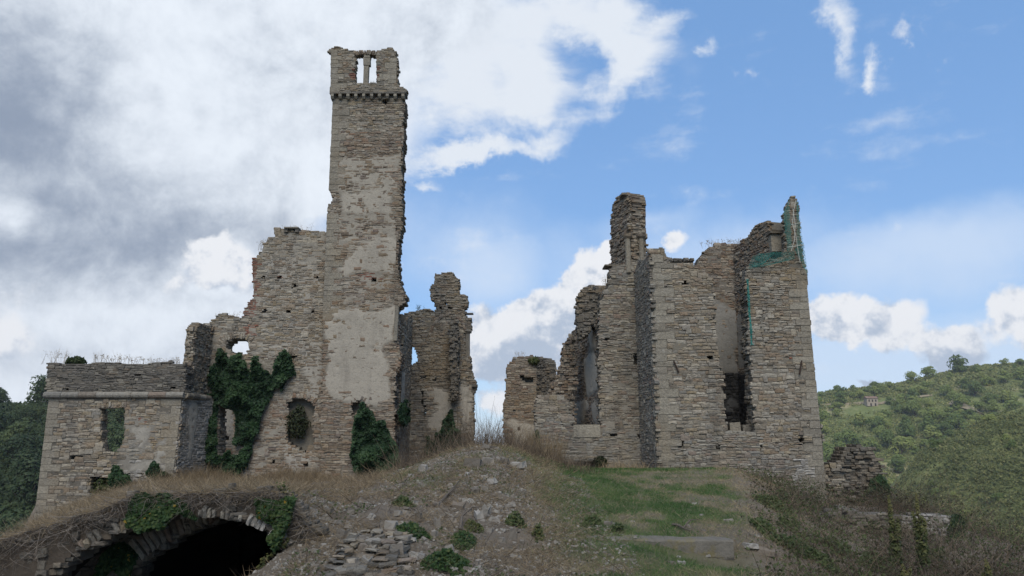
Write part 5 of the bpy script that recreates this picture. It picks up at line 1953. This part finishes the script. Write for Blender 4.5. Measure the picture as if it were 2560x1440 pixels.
ground_bush('ivy', 'low trailing green ivy at the foot of the mound in the centre foreground', 1115, 1412, .34, .42, 1100, .046, IVY_NEAR, .16, 31, 'ivy', 160)
ground_bush('ivy', 'yellowish green creeper climbing from the low ivy toward the ochre stone', 1160, 1362, .22, .42, 700, .042, IVY_NEAR, .13, 36, 'ivy', 100)
ground_bush('shrub', 'small dry looking shrub under the ochre mossy stone', 1185, 1325, .16, .25, 260, .035, MULLEIN, .10, 37)
ground_bush('ivy', 'sparse ivy among the stones above the dry stone heap', 1030, 1345, .28, .35, 600, .05, IVY_NEAR, .15, 32, 'ivy', 120)
ground_bush('bramble', 'small bluish green plant among the stones of the mound', 1010, 1265, .2, .25, 260, .05, HERB, .14, 33, 'plant')
ground_bush('shrub', 'low yellow green shrub beside the mouth of the vault', 690, 1395, .35, .3, 500, .045, MULLEIN, .22, 34)
ground_bush('shrub', 'green shrub growing inside the low window of the left house', 262, 1225, .1, .1, 10, .1, HERB, .2, 35)
for i, (px, py, rr) in enumerate([(1935, 1270, .5), (1905, 1330, .35), (2010, 1390, .6), (1290, 1315, .18), (1345, 1343, .10), (1475, 1310, .25), (1545, 1330, .2)]):
    ground_bush('weed', ['leafy weed at the shaded right edge of the grass', 'green weed on the right shoulder of the grass', 'dark leafy weed among the brambles below the grass', 'small green weed where the mound meets the grass',
                         'tiny yellow green weed on the bare path', 'green tuft beside the left end of the stone step', 'green tuft behind the stone step'][i], px, py, rr, rr, int(420 * (rr / .3) ** 1.5) + 60, .05, HERB if i != 4 else MULLEIN, .22, 40 + i, 'weed')
for i, (px, py, rr, lab) in enumerate([(2120, 1395, .55, 'green leafy weed among the brambles left of the mullein'), (2350, 1405, .5, 'green leafy weed among the brambles right of the mullein'), (2200, 1425, .45, 'low green weed at the bottom edge among the brambles'),
                                        (1985, 1330, .4, 'green weed on the bank under the right foot of the keep'), (1960, 1250, .35, 'green weed at the upper end of the bank beside the keep')]):
    ground_bush('weed', lab, px, py, rr, rr, int(520 * (rr / .3) ** 1.4), .045, HERB, .32, 60 + i, 'weed')
# the shrub in the wall niche, bushes in the house window
def wall_shrub(label, P, r, n, size, mat, seed, name='shrub', cat='shrub', sq=1.0):
    R2 = np.random.default_rng(seed)
    d = R2.normal(size=(n, 3))
    d /= np.linalg.norm(d, axis=1, keepdims=True)
    rr = R2.uniform(.3, 1.0, (n, 1)) ** .6 * (0.75 + .5 * fbm(d[:, 0] * 2 + 5, d[:, 2] * 2 + seed, seed, 3)[:, None])
    Q = d * rr * r * np.array([1, .6, sq])
    root = link(name, None)
    root.location = tuple(P)
    tag(root, label, cat)
    V, Fc = leaf_quads(Q, d + R2.normal(size=d.shape) * .6, R2.uniform(.6, 1.3, n) * size, R2, 1.6)
    o = link('leaf_mass', np_mesh('leaf_mass', V, Fc, mat, {'tone': np.repeat(R2.uniform(0, 1, n), 4)}), root)
    o['kind'] = 'stuff'
    mb = MB()
    R3 = random.Random(seed)
    for k in range(7):
        a = R3.uniform(-1, 1)
        mb.tube([(0, 0, -r * sq * .9), (a * r * .3, R3.uniform(-.1, .1) * r, -r * .1), (a * r * .8, R3.uniform(-.3, .2) * r, r * sq * R3.uniform(.4, .9))], [.02, .012, .006], 4)
    mb.build('stem', BARK, root)
    return root


wall_shrub('dark bush growing in the arched wall niche of the gable', fm.P(*fm.uv(742, 1058), -.12), .50, 900, .075, leaf_mat('niche_leaf', [(0.020, 0.030, 0.015), (0.045, 0.055, 0.026), (0.080, 0.085, 0.045)], .1), 71, sq=1.35)
wall_shrub('grey green bush filling the low window of the left house', fa.P(*fa.uv(262, 1228), -.4), .75, 1500, .09, HERB, 72, sq=1.0)
wall_shrub('green shrub on the parapet of the left house at its left corner', fa.P(*fa.uv(178, 905), -.3), .42, 700, .09, leaf_mat('parapet_leaf', [(0.018, 0.030, 0.013), (0.040, 0.058, 0.022), (0.07, 0.085, 0.035)], .1), 73, sq=.6)
wall_shrub('small dark shrub beside the hole at the foot of the frontal wall', fg.P(*fg.uv(1500, 1156), .15), .26, 350, .06, leaf_mat('foot_leaf', [(0.020, 0.030, 0.015), (0.045, 0.055, 0.026)], .1), 74)
wall_shrub('dark creeper on the top edge of the isolated pier', fpr.P(*fpr.uv(1340, 902), .05), .42, 420, .10, HERB, 75, sq=.5)

# ------------------------------------------------------------------ dry stalks, straw, brambles, turf


def ribbons(base, direc, length, width, curve, nseg, R2):
    """bent tapering strips from base along direc; all arrays length n"""
    n = len(base)
    t = np.linspace(0, 1, nseg + 1)
    side = np.cross(direc, R2.normal(size=(n, 3)))
    side /= np.linalg.norm(side, axis=1, keepdims=True) + 1e-9
    bend = np.clip(R2.normal(size=(n, 3)), -1.3, 1.3) * curve[:, None] * np.array([1, 1, .6])
    V = []
    for tt in t:
        c = base + direc * (length * tt)[:, None] + bend * (length * tt * tt)[:, None]
        w = (width * (1 - .8 * tt))[:, None] / 2
        V += [c - side * w, c + side * w]
    V = np.stack(V, 1)
    k = 2 * (nseg + 1)
    T = []
    for i in range(nseg):
        q = 2 * i
        T += [(q, q + 1, q + 3, q + 2)]
    T = np.array(T)
    Fc = (np.arange(n)[:, None, None] * k + T[None]).reshape(-1, 4)
    return V.reshape(-1, 3), Fc, k


def stalks(name, label, X, Y, length, width, lean, curve, mat, tone, seed, nseg=2, z=None, cat='grass'):
    R2 = np.random.default_rng(seed)
    n = len(X)
    Z = ground_z(X, Y) - .01 if z is None else z
    d = R2.normal(size=(n, 3)) * np.array([lean, lean, 0]) + np.array([0, 0, 1.0])
    d /= np.linalg.norm(d, axis=1, keepdims=True)
    V, Fc, k = ribbons(np.stack([X, Y, Z], 1), d, length, width, np.full(n, curve), nseg, R2)
    me = np_mesh(name, V, Fc, mat, {'tone': np.repeat(tone, k)})
    return tag(link(name, me), label, cat, kind='stuff')


# short turf
R2 = np.random.default_rng(81)
n = 260000
X = R2.uniform(-.8, 8.5, n)
Y = 8.6 + (26 - 8.6) * R2.uniform(0, 1, n) ** 1.7
g = green_at(X, Y)
keep = (R2.uniform(0, 1, n) < np.clip(g * 1.15 + .08, 0, 1) * sst(-.8, .9, X)) & ~((Y > 11.85) & (Y < 12.0) & (X > 2.4) & (X < 3.9))
X, Y, g = X[keep], Y[keep], g[keep]
pat = fbm(X * 2.2, Y * 1.8, 91, 4)
tone = np.clip(.76 - g * .62 + (pat - .5) * 1.4 + R2.normal(size=len(X)) * .13, 0, 1)
tall = fbm(X * 1.3, Y * 1.3, 95, 3)
stalks('grass', 'short patchy green and straw coloured grass on the platform before the keep', X, Y, R2.uniform(.03, .075, len(X)) * (0.6 + tall), R2.uniform(.006, .011, len(X)) * (Y / 12) ** .6, .75, .5, TURF, tone, 82, 1)
# straw litter on the mound
n = 110000
X = R2.uniform(-4.6, 2.2, n)
Y = 8.4 + (23 - 8.4) * R2.uniform(0, 1, n) ** 1.4
p = fbm(X * 1.2, Y * 1.0, 96, 4)
ok = (R2.uniform(0, 1, n) < sst(.36, .58, p)) & ~((Y < 11.05) & (Y > 10.85) & (X < -2.8)) & ~((Y < 10.9) & (X < -4.5)) & (R2.uniform(0, 1, n) < sst(2.2, .2, X))
X, Y, p = X[ok], Y[ok], p[ok]
stalks('dry_litter', 'flattened dry grass and litter over the stony mound', X, Y, R2.uniform(.05, .20, len(X)), R2.uniform(.004, .009, len(X)) * (Y / 12), 2.4, .6, STRAW, np.clip(R2.uniform(0, .8, len(X)) * (.5 + p), 0, 1), 83, 2)
n = 95000
X = R2.uniform(.2, 8.6, n)
Y = 8.4 + (26 - 8.4) * R2.uniform(0, 1, n) ** 1.6
xe = np.interp(Y, [6, 9, 11.5, 18, 24, 30], [2.6, 2.9, 3.6, 5.6, 7.0, 9.0])
p = fbm(X * 1.4, Y * 1.0, 101, 4)
ok = ~((Y > 11.3) & (Y < 12.0) & (X > 1.0)) & (X < xe + 1.6) & (R2.uniform(0, 1, n) < (sst(.38, .58, p) * .9 + .12) * (1 - .75 * green_at(X, Y)))
X, Y, p = X[ok], Y[ok], p[ok]
stalks('dry_litter', 'dry mown straw lying over the grass platform', X, Y, R2.uniform(.04, .15, len(X)), R2.uniform(.004, .008, len(X)) * (Y / 11) ** .8, 2.6, .6, STRAW, np.clip(R2.uniform(.2, 1, len(X)) * (.55 + .7 * p), 0, 1), 102, 2)
# long straw: terrace, vault roof, left shoulder
n = 60000
X = R2.uniform(-15.5, -2.4, n)
Y = 11.05 + (30.2 - 11.05) * R2.uniform(0, 1, n) ** 1.3
p = fbm(X * .8, Y * .8, 97, 4)
ok = (X / Y > -.72) & (R2.uniform(0, 1, n) < sst(.30, .55, p)) & (X < -2.6 - (Y - 11) * .06)
X, Y, p = X[ok], Y[ok], p[ok]
far = np.clip((Y - 11) / 18, 0, 1)
stalks('dry_grass', 'long dry straw on the vault roof and the terrace below the left ruins', X, Y, R2.uniform(.07, .24, len(X)) * (.5 + p) * (1 + .3 * far), R2.uniform(.005, .010, len(X)) * (1 + far * .8), .95, .7, STRAW, np.clip(R2.uniform(.05, .85, len(X)) * (.45 + .7 * p), 0, 1), 84, 2)
# tall strip of straw along the wall foot
n = 9000
X = R2.uniform(-13.2, -6.2, n)
Y = R2.uniform(27.5, 30.0, n)
stalks('dry_grass', 'tall dry weeds along the foot of the gable wall', X, Y, R2.uniform(.2, .62, n) * sst(-5.9, -7.5, X) * fbm(X, Y, 9, 3) * 1.6, R2.uniform(.008, .016, n), .3, .35, STRAW, R2.uniform(.0, .6, n), 85, 2)
# brown stalks behind the mound
n = 5200
X = R2.uniform(-3.6, 2.4, n)
Y = R2.uniform(21, 31, n)
zt_ = np.interp(X, [-3.6, -2, -.8, .3, 1.2, 2.4], [.9, 1.25, 1.25, .85, .6, .35])
stalks('dry_stalks', 'thicket of dry brown stalks behind the mound in the gap', X, Y, zt_ * R2.uniform(.35, 1.0, n), R2.uniform(.009, .017, n), .35, .4, TWIG, R2.uniform(.1, .9, n), 86, 3)
n = 24
X = R2.uniform(-2.1, -.55, n)
Y = R2.uniform(24, 30, n)
stalks('dry_stalks', 'few tall thin dry stems standing against the sky in the gap', X, Y, R2.uniform(1.4, 3.0, n) * (Y / 28), R2.uniform(.013, .022, n), .07, .08, TWIG, R2.uniform(.0, .5, n), 87, 4)
n = 1500
X = R2.uniform(.55, 1.75, n)
Y = R2.uniform(25, 32, n)
stalks('dry_stalks', 'reddish dry reeds before the isolated pier', X, Y, R2.uniform(.5, 1.35, n), R2.uniform(.010, .018, n), .12, .2, STRAW, R2.uniform(.1, .7, n), 88, 3)
n = 700
X = R2.uniform(3.0, 6.2, n)
Y = R2.uniform(24.6, 27.2, n)
ok = ~((X > 4.6) & (Y > 24.9))
stalks('dry_stalks', 'pale dry grass along the foot of the frontal wall and keep', X[ok], Y[ok], R2.uniform(.15, .42, n)[ok], R2.uniform(.010, .016, n)[ok], .4, .4, STRAW, R2.uniform(.3, 1, n)[ok], 89, 2)
# brambles on the right slope
n = 26000
Y = 8.2 + (27 - 8.2) * R2.uniform(0, 1, n) ** 1.25
xe = np.interp(Y, [6, 9, 11.5, 18, 24, 30], [2.6, 2.9, 3.6, 5.6, 7.0, 9.0])
X = xe + R2.uniform(-.25, 9.5, n)
p = fbm(X * .9, Y * .9, 98, 4)
dns = sst(-.3, 1.1, X - xe)
ok = (R2.uniform(0, 1, n) < dns * sst(.28, .55, p)) & ~((Y > 24.6) & (X < 11.2)) & (X < 13.5) & (X < Y * .66)
X, Y, p, xe = X[ok], Y[ok], p[ok], xe[ok]
up = np.minimum(.3 + (X - xe) * .28, 1.0)
up = np.where((X > Y * .43) & (Y > 18.6) & (Y < 21), up * .45, up)
stalks('brambles', 'tangle of dry brown brambles on the slope at lower right', X, Y, R2.uniform(.25, 1.15, len(X)) * up * (.5 + p), R2.uniform(.006, .013, len(X)), .8, .9, TWIG, np.clip(R2.uniform(0, 1, len(X)) ** 1.4, 0, 1), 90, 4, cat='brambles')
# leaves among the brambles
k = R2.integers(0, len(X), 15000)
P = np.stack([X[k] + R2.normal(size=15000) * .12, Y[k] + R2.normal(size=15000) * .12, ground_z(X[k], Y[k]) + R2.uniform(0, .7, 15000) * up[k]], 1)
P[:, 2] = np.maximum(P[:, 2], ground_z(P[:, 0], P[:, 1]) + .01)
V, Fc = leaf_quads(P, R2.normal(size=P.shape) + np.array([0, -.3, .5]), R2.uniform(.02, .055, 15000), R2, 1.5)
BR = leaf_mat('bramble_leaf', [(0.040, 0.033, 0.020), (0.070, 0.056, 0.034), (0.058, 0.074, 0.030), (0.098, 0.115, 0.045)], 0)
tag(link('bramble_leaves', np_mesh('bramble_leaves', V, Fc, BR, {'tone': np.repeat(np.clip(fbm(P[:, 0] * .8, P[:, 1] * .8, 33, 3) * 1.7 - .2 + R2.normal(size=15000) * .12, 0, 1), 4)})), 'brown and green leaves scattered through the brambles', 'leaves', kind='stuff')
# roots and creeper stems hanging over the vault rim
for i in range(70):
    pass
n = 2600
uu = R2.uniform(-8.8, -2.7, n)
zz = ground_z(uu, np.full(n, 11.06)) - R2.uniform(-.04, 1, n) ** 2 * np.interp(uu, [-8.8, -7, -6, -5, -2.7], [.7, .5, .22, .15, .2])
base = np.stack([uu, np.full(n, 10.93), zz], 1)
d = R2.normal(size=(n, 3)) * np.array([.8, .25, .35]) + np.array([0, -.25, -.35])
d /= np.linalg.norm(d, axis=1, keepdims=True)
V, Fc, kk = ribbons(base, d, R2.uniform(.06, .30, n), R2.uniform(.004, .012, n), np.full(n, .7), 4, R2)
tag(link('hanging_roots', np_mesh('hanging_roots', V, Fc, leaf_mat('root', [(.09, .072, .056), (.19, .16, .13), (.32, .28, .235)], 0), {'tone': np.repeat(R2.uniform(0, 1, n), kk)})), 'dry roots and creeper stems hanging over the rim of the vault', 'roots', kind='stuff')

n = 5200
uu = R2.uniform(-8.6, -2.6, n)
zz = ground_z(uu, np.full(n, 11.06))
d = R2.normal(size=(n, 3)) * np.array([.7, .2, .4]) + np.array([0, -.55, -.05])
d /= np.linalg.norm(d, axis=1, keepdims=True)
V, Fc, kk = ribbons(np.stack([uu, R2.uniform(10.95, 11.25, n), zz], 1), d, R2.uniform(.06, .24, n), R2.uniform(.004, .009, n), np.full(n, .5), 2, R2)
tag(link('dry_grass', np_mesh('dry_grass', V, Fc, STRAW, {'tone': np.repeat(R2.uniform(.2, .95, n), kk)})), 'straw drooping over the broken edge of the vault roof', 'grass', kind='stuff')

# weeds growing on wall tops
def tuft(label, P, n, h, spread, seed, mat=STRAW, name='weed', wd=.014):
    R2 = np.random.default_rng(seed)
    root = link(name, None)
    root.location = tuple(P)
    tag(root, label, 'weed', None)
    base = R2.normal(size=(n, 3)) * np.array([spread, .1, .02])
    d = R2.normal(size=(n, 3)) * np.array([.25, .2, 0]) + np.array([0, 0, 1])
    d /= np.linalg.norm(d, axis=1, keepdims=True)
    V, Fc, k = ribbons(base, d, R2.uniform(.4, 1, n) * h, R2.uniform(.7, 1.2, n) * wd, np.full(n, .2), 3, R2)
    o = link('stalks', np_mesh('stalks', V, Fc, mat, {'tone': np.repeat(R2.uniform(.1, .8, n), k)}), root)
    # seed heads: small flakes up the stalks
    m = n * 6
    i = R2.integers(0, n, m)
    tt = R2.uniform(.45, 1.0, m)
    top = base[i] + d[i] * (h * .7 * tt)[:, None] + R2.normal(size=(m, 3)) * .035
    V, Fc = leaf_quads(top, R2.normal(size=(m, 3)), R2.uniform(.015, .035, m), R2, 1.6)
    link('seed_heads', np_mesh('seed_heads', V, Fc, mat, {'tone': np.repeat(R2.uniform(.2, .9, m), 4)}), root)
    return root


for i, (px, py, n, h, s_) in enumerate([(136, 908, 26, .75, .22), (236, 908, 18, .6, .12), (262, 908, 10, .4, .1), (292, 908, 18, .5, .2), (325, 910, 14, .45, .12), (356, 911, 14, .4, .14), (392, 912, 16, .35, .3), (432, 913, 16, .45, .12)]):
    tuft(['branching dry weed at the left end of the house parapet', 'tall feathery dry weed right of the parapet shrub', 'short dry weed left of the parapet middle', 'spreading pale weed in the parapet middle', 'upright weed just right of the parapet middle',
          'small dry weed on the right half of the parapet', 'wide low row of weeds on the right half of the parapet', 'feathery weed at the right end of the house parapet'][i], fa.P(*fa.uv(px, py), -.3), n, h, s_, 500 + i)
tuft('thin bush of dry stems on the left shoulder of the gable', fm.P(*fm.uv(656, 622), -.2), 20, .6, .12, 520)
tuft('dry stems on the gable top left of the tower', fm.P(*fm.uv(745, 578), -.3), 14, .5, .5, 521)
tuft('fine dry grass on the lower shoulder of the gable wall', fm.P(*fm.uv(590, 792), -.3), 16, .35, .5, 522)
tuft('dry stems on top of the isolated pier', fpr.P(*fpr.uv(1298, 892), -.3), 12, .45, .12, 523)
tuft('dry grass on the sloping top of the nave wall', fk.P(*fk.uv(1500, 733), -.2), 16, .5, .15, 524)
tuft('dry weed on the keep inner wall below the pilaster', fkb.P(*fkb.uv(1780, 614), -.3), 12, .4, .2, 525)
tuft('low dry grass on the ruined top behind the breach', fkb.P(*fkb.uv(1842, 610), -.2), 26, .35, .35, 526)
tuft('tiny tuft of weeds on the sill of the belfry', fb2.P(*fb2.uv(930, 208), -.4), 12, .3, .1, 527, HERB)
tuft('sprig on the top edge of the apse wall', fp.P(*fp.uv(1046, 775), -.3), 14, .4, .1, 528, HERB)
tuft('dry twigs on the ledge left of the tall pier', fg.P(*fg.uv(1518, 712), -.2), 10, .5, .08, 529)

# ------------------------------------------------------------------ mullein plants
def mullein(px, py_base, py_top, Y, label, seed, n=260):
    R2 = np.random.default_rng(seed)
    a = at(px, py_base, Y)
    b = at(px, py_top, Y)
    h = b[2] - a[2]
    root = link('mullein', None)
    root.location = tuple(a)
    tag(root, label, 'plant')
    mb = MB()
    spikes = [(0, 0, 1.0)] + [(R2.uniform(-.12, .12), R2.uniform(-.1, .1), R2.uniform(.35, .85)) for _ in range(5)]
    Q, Nn = [], []
    for (dx, dy, k) in spikes:
        mb.tube([(0, 0, -.3), (dx * .6, dy * .6, h * k * .5), (dx, dy, h * k)], [.022, .016, .005], 5)
        m = int(n * k)
        t = R2.uniform(.12, 1.0, m)
        ang = R2.uniform(0, 6.283, m)
        rad = .10 * (1 - t) ** .8 * R2.uniform(.2, 1, m) + .012
        Q.append(np.stack([dx * t + np.cos(ang) * rad, dy * t + np.sin(ang) * rad, h * k * t], 1))
        Nn.append(np.stack([np.cos(ang), np.sin(ang), np.full(m, .8)], 1))
    Q, Nn = np.concatenate(Q), np.concatenate(Nn)
    V, Fc = leaf_quads(Q, Nn + R2.normal(size=Q.shape) * .3, R2.uniform(.018, .045, len(Q)) * (1.7 - Q[:, 2] / h), R2, 1.8)
    mb.build('stem', BARK, root)
    o = link('leaves', np_mesh('leaves', V, Fc, MULLEIN, {'tone': np.repeat(np.clip(.1 + .8 * Q[:, 2] / h + R2.normal(size=len(Q)) * .15, 0, 1), 4)}), root)
    o['kind'] = 'stuff'


mullein(2240, 1420, 1238, 13.5, 'tall yellow green mullein spikes before the terrace wall, the bushier one', 601, 380)
mullein(2310, 1420, 1232, 13.2, 'slender yellow green mullein spike right of the bushier one', 602, 240)
mullein(2476, 1490, 1398, 12.0, 'short mullein tip rising at the bottom right edge', 603, 160)
mullein(2262, 1470, 1410, 12.0, 'low leafy mullein stem at the bottom edge below the tall spikes', 604, 140)

# ------------------------------------------------------------------ loose stones
def rock_mesh(seed):
    """angular chip: a cut box with sheared, chipped corners"""
    R2 = np.random.default_rng(seed)
    ang = np.sort(R2.uniform(0, 2 * math.pi, 6) * .25 + np.arange(6) * math.pi / 3)
    r1, r2 = R2.uniform(.38, .56, 6), R2.uniform(.24, .5, 6)
    V = [(math.cos(a) * k, math.sin(a) * k, -.5 + R2.uniform(-.1, .1)) for a, k in zip(ang, r1)]
    V += [(math.cos(a + .1) * k, math.sin(a + .1) * k, .34 + R2.uniform(-.22, .16)) for a, k in zip(ang, np.minimum(r2, r1))]
    V = np.array(V)
    T = []
    for i in range(6):
        j = (i + 1) % 6
        T += [(i, j, 6 + j), (i, 6 + j, 6 + i)]
    T += [(6, 7, 8), (6, 8, 9), (6, 9, 10), (6, 10, 11), (0, 2, 1), (0, 3, 2), (0, 4, 3), (0, 5, 4)]
    return np_mesh('loose_stone', V, np.array(T), ROCK)


RK = [rock_mesh(700 + i) for i in range(9)]


def rock(px, py, l, w, h, label, group=None, rot=None, name='loose_stone', P=None, sink=.25):
    c = gpix(px, py) if P is None else P
    o = link(name, RK[random.randrange(9)])
    o.location = (c[0], c[1], c[2] + h * (.5 - sink))
    o.rotation_euler = (random.uniform(-.25, .25), random.uniform(-.25, .25), random.uniform(-.6, .6) if rot is None else rot)
    o.scale = (l, w, h)
    return tag(o, label, 'stone', group)


for px, py, l, w, h, lab in [(1190, 1166, .55, .4, .26, 'large pale flat stone near the crest of the mound, left of the pair'), (1222, 1163, .50, .4, .24, 'large pale stone near the crest of the mound, right of the pair'),
                             (1262, 1162, .36, .3, .24, 'rounded grey stone right of the crest pair'), (1290, 1172, .5, .35, .16, 'flat grey stone lying right of the rounded one below the crest'),
                             (1228, 1124, .6, .4, .12, 'flat slab on the very top of the mound'), (1198, 1298, .24, .2, .22, 'ochre mossy stone on the right flank of the mound'), (1216, 1290, .2, .18, .2, 'brown block behind the ochre mossy stone'),
                             (1150, 1272, .4, .3, .12, 'flat grey stone under the fallen branch'), (1172, 1262, .3, .2, .1, 'small slab beside the fallen branch'), (875, 1290, .16, .12, .12, 'pale stone alone on the left flank of the mound'), (930, 1300, .16, .12, .12, 'pinkish stone on the left flank of the mound'),
                             (1092, 1328, .17, .06, .20, 'thin white stone standing upright on the mound'), (1086, 1345, .16, .06, .14, 'thin white stone lying below the upright one'), (1048, 1306, .14, .12, .16, 'pointed pale stone left of the white upright stone'),
                             (1280, 1344, .18, .14, .20, 'crumpled white lump on the bare path'), (1300, 1380, .25, .14, .05, 'flat pale stone sunk in the path'), (1290, 1402, .2, .13, .05, 'flat grey stone low on the path'), (980, 1335, .26, .2, .2, 'squared grey stone on top of the dry stone heap'),
                             (935, 1368, .3, .25, .1, 'tan slab on the dry stone heap'), (1000, 1385, .22, .2, .3, 'tall rounded stone at the right side of the dry stone heap'), (1880, 1370, .3, .22, .08, 'pale flat stone right of the stone step end'), (1912, 1382, .34, .24, .1, 'bluish flat stone on the right bank below the step'),
                             (1822, 1304, .22, .16, .08, 'small stone at the right edge of the grass'), (1518, 1310, .2, .16, .1, 'grey stone half sunk in the grass left of centre'), (1060, 1178, .3, .22, .2, 'dark stone at the left edge of the crest'), (1130, 1305, .2, .16, .1, 'grey slab right of the white upright stone'),
                             (1268, 1272, .2, .14, .06, 'pale thin stone where grass meets the mound'), (1720, 1320, .16, .1, .06, 'bleached stone beside the dry root on the grass')]:
    rock(px, py, l, w, h, lab)
R = random.Random(77)
cnt = 0
while cnt < 210:
    px, py = R.uniform(760, 1330), R.uniform(1135, 1435)
    P = gpix(px, py)
    if P[0] > .9 or P[0] < -3.9 or P[1] > 20:
        continue
    if float(fbm(P[0] * 1.3, P[1] * 1.3, 88, 3)) < R.uniform(.35, .6):
        continue
    s_ = R.uniform(.05, .13) * (1.5 if R.random() < .2 else 1)
    rock(px, py, s_ * R.uniform(.9, 1.7), s_, s_ * R.uniform(.35, .8), 'small broken stone strewn on the dry slope of the mound', 'small stones strewn on the mound', P=P, sink=.15)
    cnt += 1
for i in range(30):
    px, py = R.uniform(1300, 1900), R.uniform(1260, 1435)
    P = gpix(px, py)
    s_ = R.uniform(.05, .12)
    rock(px, py, s_ * 1.5, s_, s_ * .5, 'small stone lying in the grass of the platform', 'small stones in the grass', P=P, sink=.2)
# gravel too small to count
n = 22000
X = R2.uniform(-4.3, 1.8, n)
Y = 8.4 + (20 - 8.4) * R2.uniform(0, 1, n) ** 1.5
ok = ~((Y < 11.05) & (Y > 10.85) & (X < -2.8)) & ~((Y < 10.9) & (X < -4.4)) & (fbm(X * 1.5, Y * 1.5, 89, 4) > .36)
X, Y = X[ok], Y[ok]
rk = [np.array([v.co[:] for v in m_.vertices]) for m_ in RK]
rt = np.array([p.vertices[:] for p in RK[0].polygons])
V, T, A = [], [], []
for i in range(len(X)):
    s_ = .012 + .055 * R2.uniform(0, 1) ** 2.2
    a_ = R2.uniform(0, 6.28)
    v = rk[i % 9] * np.array([s_ * 1.4, s_, s_ * .6])
    v = np.stack([v[:, 0] * math.cos(a_) - v[:, 1] * math.sin(a_), v[:, 0] * math.sin(a_) + v[:, 1] * math.cos(a_), v[:, 2]], 1)
    V.append(v)
    T.append(rt + i * 12)
    A.append(np.full(12, R2.uniform(0, 1)))
Z = ground_z(X, Y)
V = np.concatenate([v + np.array([x, y, z + .004]) for v, x, y, z in zip(V, X, Y, Z)])
GR = simple_mat('gravel_chip', [(0.12, 0.105, 0.086), (0.19, 0.172, 0.145), (0.31, 0.29, 0.255)], src='tone')
tag(link('gravel', np_mesh('gravel', V, np.concatenate(T), GR, {'tone': np.concatenate(A)})), 'stone chips covering the mound', 'gravel', kind='stuff')

n = 2600
X = R2.uniform(-4.0, 1.6, n)
Y = 8.6 + 12.5 * R2.uniform(0, 1, n) ** 1.4
ok = ~((Y < 11.1) & (X < -3.0))
X, Y = X[ok], Y[ok]
stalks('dry_twigs', 'dead twigs and bramble stems lying on the mound', X, Y, R2.uniform(.12, .5, len(X)), R2.uniform(.006, .013, len(X)), 3.2, .5, TWIG, R2.uniform(0, 1, len(X)), 131, 3, z=ground_z(X, Y) + .015, cat='twigs')
n = 9000
X = R2.uniform(-3.8, 1.4, n)
Y = 8.6 + 12.5 * R2.uniform(0, 1, n) ** 1.4
p = fbm(X * 1.1, Y * .9, 133, 4)
ok = ~((Y < 11.1) & (X < -3.0)) & (p > .56)
X, Y, p = X[ok], Y[ok], p[ok]
P = np.stack([X, Y, ground_z(X, Y) + R2.uniform(.005, .05, len(X))], 1)
V, Fc = leaf_quads(P, R2.normal(size=P.shape) * .5 + np.array([0, -.3, 1]), R2.uniform(.015, .045, len(X)), R2, 1.5)
tag(link('low_weeds', np_mesh('low_weeds', V, Fc, HERB, {'tone': np.repeat(np.clip((p - .5) * 3 + R2.normal(size=len(X)) * .2, 0, 1), 4)})), 'low green and yellowish weeds in patches on the mound', 'weeds', kind='stuff')
n = 16000
X = R2.uniform(-3.0, 1.2, n)
Y = R2.uniform(14.5, 21.5, n)
p = fbm(X * 1.3, Y * .9, 137, 4)
ok = p > .50
X, Y, p = X[ok], Y[ok], p[ok]
stalks('grass', 'thin yellowish and green grass over the top of the mound', X, Y, R2.uniform(.04, .10, len(X)), R2.uniform(.006, .011, len(X)), .8, .5, TURF, np.clip(.85 - (p - .5) * 3.4 + R2.normal(size=len(X)) * .15, 0, 1), 138, 1)

# fallen branch and dry root
def branch(label, pts, rad, name='branch'):
    m_ = MB()
    P = []
    for i, (px, py, up) in enumerate(pts):
        c = gpix(px, py)
        P.append(c + np.array([0, 0, up]))
    m_.tube(P, [rad * (1 - .7 * i / (len(P) - 1)) for i in range(len(P))], 6)
    k = len(P) // 2
    m_.tube([P[k], P[k] + np.array([.15, .1, .12]), P[k] + np.array([.3, .1, .13])], [rad * .5, rad * .35, rad * .15], 5)
    return tag(m_.build(name, simple_mat('weathered_wood_' + str(len(pts)), [(.07, .058, .046), (.13, .11, .09)], 9), None), label, 'branch')


branch('fallen dead branch lying on the mound between stones', [(1085, 1268, .03), (1105, 1258, .05), (1118, 1245, .06), (1132, 1235, .08), (1148, 1224, .10)], .03)
branch('grey root sticking out below the ochre mossy stone', [(1150, 1330, .02), (1155, 1312, .10), (1165, 1300, .2)], .035, 'root')
branch('thin pale stick on the left flank of the mound', [(985, 1240, .02), (1000, 1225, .05), (1012, 1210, .06), (1018, 1205, .08)], .012, 'stick')
branch('bleached tangled root lying on the grass behind the step', [(1682, 1318, .03), (1695, 1322, .05), (1708, 1326, .05), (1726, 1330, .03)], .03, 'root')

# ------------------------------------------------------------------ thin air between here and the hills
hm = bpy.data.materials.new('thin_haze')
hm.use_nodes = True
hn = hm.node_tree
hn.nodes.clear()
pv = hn.nodes.new('ShaderNodeVolumePrincipled')
pv.inputs['Color'].default_value = (0.95, 0.96, 1.0, 1)
pv.inputs['Density'].default_value = 0.00016
pv.inputs['Anisotropy'].default_value = 0.2
ho = hn.nodes.new('ShaderNodeOutputMaterial')
hn.links.new(pv.outputs[0], ho.inputs['Volume'])
mb = MB()
mb.box((0, 380, 22.5), 1600, 1000, 140)
o = mb.build('haze', hm)
o['kind'] = 'stuff'
o['label'] = 'thin bluish air over the valley'
